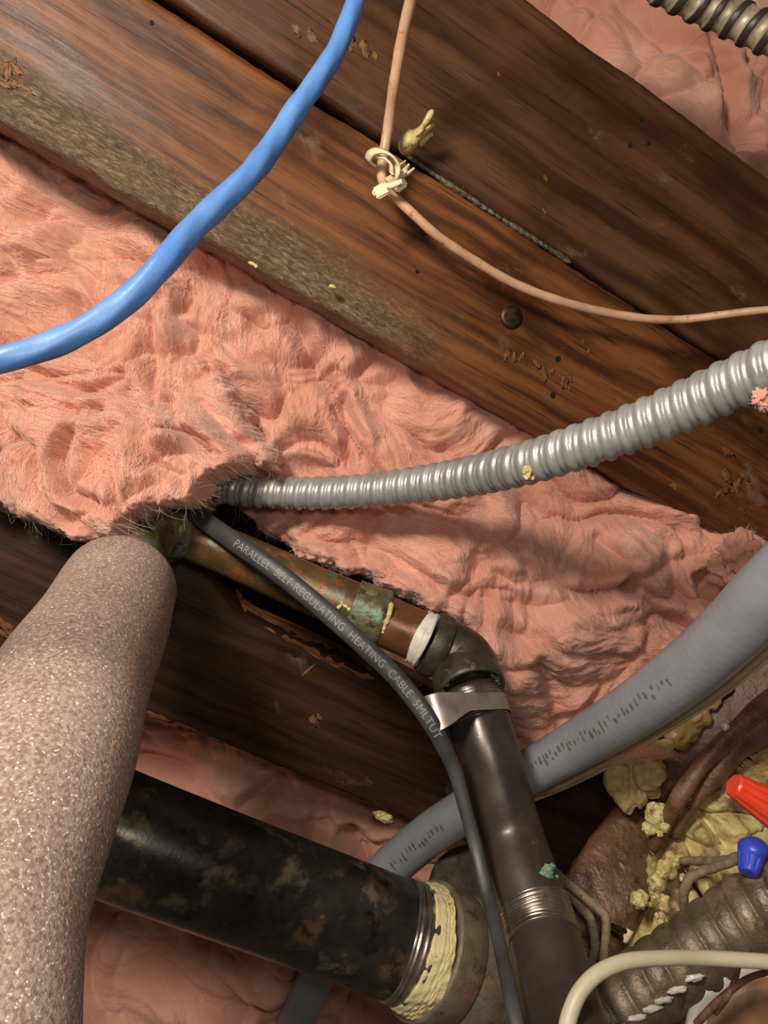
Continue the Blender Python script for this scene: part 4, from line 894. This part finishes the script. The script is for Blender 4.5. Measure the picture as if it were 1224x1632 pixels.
# rusty cables
o = build('rusty_cable', tube([(1290, 1060, .56, 15), (1224, 1118, .555, 15), (1170, 1165, .55, 14), (1120, 1218, .55, 13.5), (1080, 1275, .55, 13), (1060, 1310, .56, 12), (1040, 1350, .57, 11)], 20, .002, lambda s, t: 1 + .06 * np.sin(s * 150) + .05 * np.sin(3 * t + s * 80)), M['rootcab']); tag(o, 'thin brown rusty cable, the upper of the two beside the red wire nut', 'cable')
o = build('rusty_cable', tube([(1290, 1090, .57, 22), (1224, 1150, .565, 22), (1165, 1200, .56, 20), (1120, 1252, .56, 18), (1085, 1300, .565, 13), (1072, 1330, .57, 10)], 20, .002, lambda s, t: 1 + .10 * np.sin(s * 120) + .08 * np.sin(3 * t + s * 60)), M['rootcab']); tag(o, 'thick crusted brown cable, the lower of the two beside the red wire nut', 'cable')
# cloth wires
def jointed(pts): return tube(pts, 14, .0015, lambda s, t: 1 + .03 * np.sin(s * 900))
o = build('cloth_wire', jointed([(880, 1385, .56, 7), (905, 1408, .54, 7), (935, 1432, .525, 7), (958, 1452, .515, 7), (966, 1462, .512, 7), (966, 1490, .51, 7), (962, 1530, .51, 7), (958, 1570, .51, 7), (955, 1610, .51, 7)]), M['cloth']); tag(o, 'braided cloth wire bending sharply down, the right one beside the steel pipe', 'wire')
o = build('cloth_wire', jointed([(880, 1400, .57, 7), (905, 1422, .55, 7), (925, 1446, .54, 7), (940, 1462, .53, 7), (947, 1490, .53, 7.5), (948, 1512, .53, 7.5), (942, 1535, .53, 7), (925, 1580, .53, 7)]), M['cloth']); tag(o, 'braided cloth wire bending sharply down, the left one beside the steel pipe', 'wire')
t = thing('cable_staple', 'small bent metal staple by the cloth wires on the wood block', 'staple', P(990, 1485, .54))
for a in ([(965, 1470, .53, 4), (985, 1480, .53, 4), (1003, 1486, .53, 4)], [(970, 1482, .53, 4), (985, 1492, .53, 4), (996, 1498, .53, 4)]): build('leg', tube(a, 8, .002), M['nail'], t)
build('crown', tube([(1004, 1482, .53, 6), (1000, 1492, .53, 6), (994, 1500, .53, 5)], 10, .002), M['clip'], t)
# old corroded flex
of = [(1310, 1390, .46, 62), (1224, 1440, .47, 60), (1150, 1490, .475, 60), (1080, 1540, .475, 60), (1010, 1590, .475, 60), (950, 1640, .475, 60), (900, 1690, .475, 60)]
t = thing('flexible_conduit', 'thick corroded ribbed conduit in the bottom right corner under the cream cable', 'conduit', P(1080, 1540, .48))
build('ribbed_sleeve', tube(of, 48, .0009, lambda s, t: .90 + .10 * np.sqrt(np.abs(np.sin(math.pi * (s / .0138 + t / 6.283)))) * (1 + .1 * np.sin(3 * t + s * 70))), M['oldflex'], t)
for k, (u, v) in enumerate([(1100, 1556), (1072, 1576), (1050, 1592), (1032, 1606), (1008, 1620), (990, 1634)]):
    build('paint_dab', blob(P(u + 8, v + 2, .448 + .001 * k), 11 * .45 / F, .5, 2.0, 3, (1.4, .45, .4), -.2, k), M['ceramic'], t)
# wire nuts
def nut(label, tip, base, zt, zb, r0, r1, m):
    t = thing('wire_nut', label, 'wire connector', P(base[0], base[1], zb)); a = P(tip[0], tip[1], zt); b = P(base[0], base[1], zb); L = (b - a).length; ax = (b - a).normalized(); n = 48
    x = ax.orthogonal().normalized(); y = ax.cross(x); mb = MB(); prof = [(0, .3, 0), (0, .85, 0), (.04, 1, .2), (.2, 1.02, 1), (.9, 1.0, 1), (.96, .98, .2), (1, .9, 0), (1, .5, 0)]
    for d, k, rb in prof:
        for j in range(n):
            th = 2 * math.pi * j / n; rr_ = (r0 + (r1 - r0) * d) * k * (1 - .09 * rb * (j % 6 < 2)); mb.v.append(tuple(a + ax * d * L + (x * math.cos(th) + y * math.sin(th)) * rr_ * zb / F))
    for i in range(len(prof) - 1):
        for j in range(n): k = (j + 1) % n; mb.f.append((i * n + j, i * n + k, (i + 1) * n + k, (i + 1) * n + j))
    mb.f.append(tuple(range(n))[::-1]); mb.f.append(tuple(range((len(prof) - 1) * n, len(prof) * n)))
    build('ribbed_cap', mb, m, t, smooth=False); return t
nut('ribbed red plastic wire nut at the right edge', (1168, 1250), (1250, 1300), .44, .44, 19, 34, M['red'])
nb = nut('ribbed blue plastic wire nut below the red one', (1192, 1392), (1200, 1350), .46, .47, 14, 23, M['bluep'])
build('dome', blob(P(1201, 1352, .468), 23 * .465 / F, .03, 1, 3, (1, .75, 1)), M['bluep'], nb)
# loose wires
W = [([(1185, 1362, .48, 7), (1150, 1372, .50, 7), (1110, 1372, .525, 7), (1080, 1372, .54, 6)], 'crusty tan wire leading left from the blue wire nut'),
     ([(1185, 1368, .48, 7), (1140, 1382, .50, 7.5), (1105, 1396, .51, 8), (1092, 1415, .51, 8), (1090, 1445, .515, 7), (1100, 1485, .53, 6)], 'tan wire curving down from the blue wire nut into the foam'),
     ([(1082, 1368, .54, 4), (1095, 1392, .53, 4), (1115, 1425, .53, 3), (1135, 1455, .54, 3)], 'thin dark wire lying across the yellow foam')]
for k, (p_, lab) in enumerate(W):
    o = build('loose_wire', tube(p_, 12, .0015, lambda s, t: 1 + .08 * np.sin(s * 500 + t)), M['cloth'] if k < 2 else M['nail']); tag(o, lab, 'wire')
# cream cable loop
o = build('cream_cable', tube([(893, 1720, .36, 14), (900, 1660, .365, 14), (908, 1618, .37, 13.5), (925, 1580, .375, 13), (955, 1550, .38, 12.5), (1000, 1532, .385, 12), (1060, 1527, .39, 11.5), (1120, 1527, .395, 11.5), (1180, 1530, .395, 11.5), (1290, 1538, .395, 11.5)], 24, .002), M['white']); tag(o, 'smooth cream cable looping over the bottom right corner', 'cable')
# round plate
t = thing('fixture_plate', 'brown round plate with a white rim, cut off by the bottom right corner', 'plate', P(1215, 1650, .47))
c = P(1228, 1668, .45); ax = Vector((-.15, -.25, -1))
build('rim', lathe(c, ax, [(0, .048), (.004, .050), (.008, .049), (.009, .045), (.006, .040), (.004, .02)], 64), M['ceramic'], t)
build('face', lathe(c, ax, [(.0, .039), (.0075, .039), (.010, .034), (.011, .02), (.0112, .001)], 64), M['brownp'], t)
o = build('loose_wire', tube([(1240, 1545, .40, 5), (1195, 1558, .41, 5), (1165, 1578, .42, 5.5), (1140, 1600, .425, 6), (1110, 1632, .43, 6)], 12, .0015), M['rootcab']); tag(o, 'dark brown wire across the rim of the round plate', 'wire')
o = build('loose_wire', tube([(1178, 1530, .42, 4), (1172, 1560, .42, 4.5), (1158, 1590, .42, 5), (1140, 1612, .43, 6)], 12, .0015), M['rootcab']); tag(o, 'short dark wire dropping from the cream cable to the round plate', 'wire')
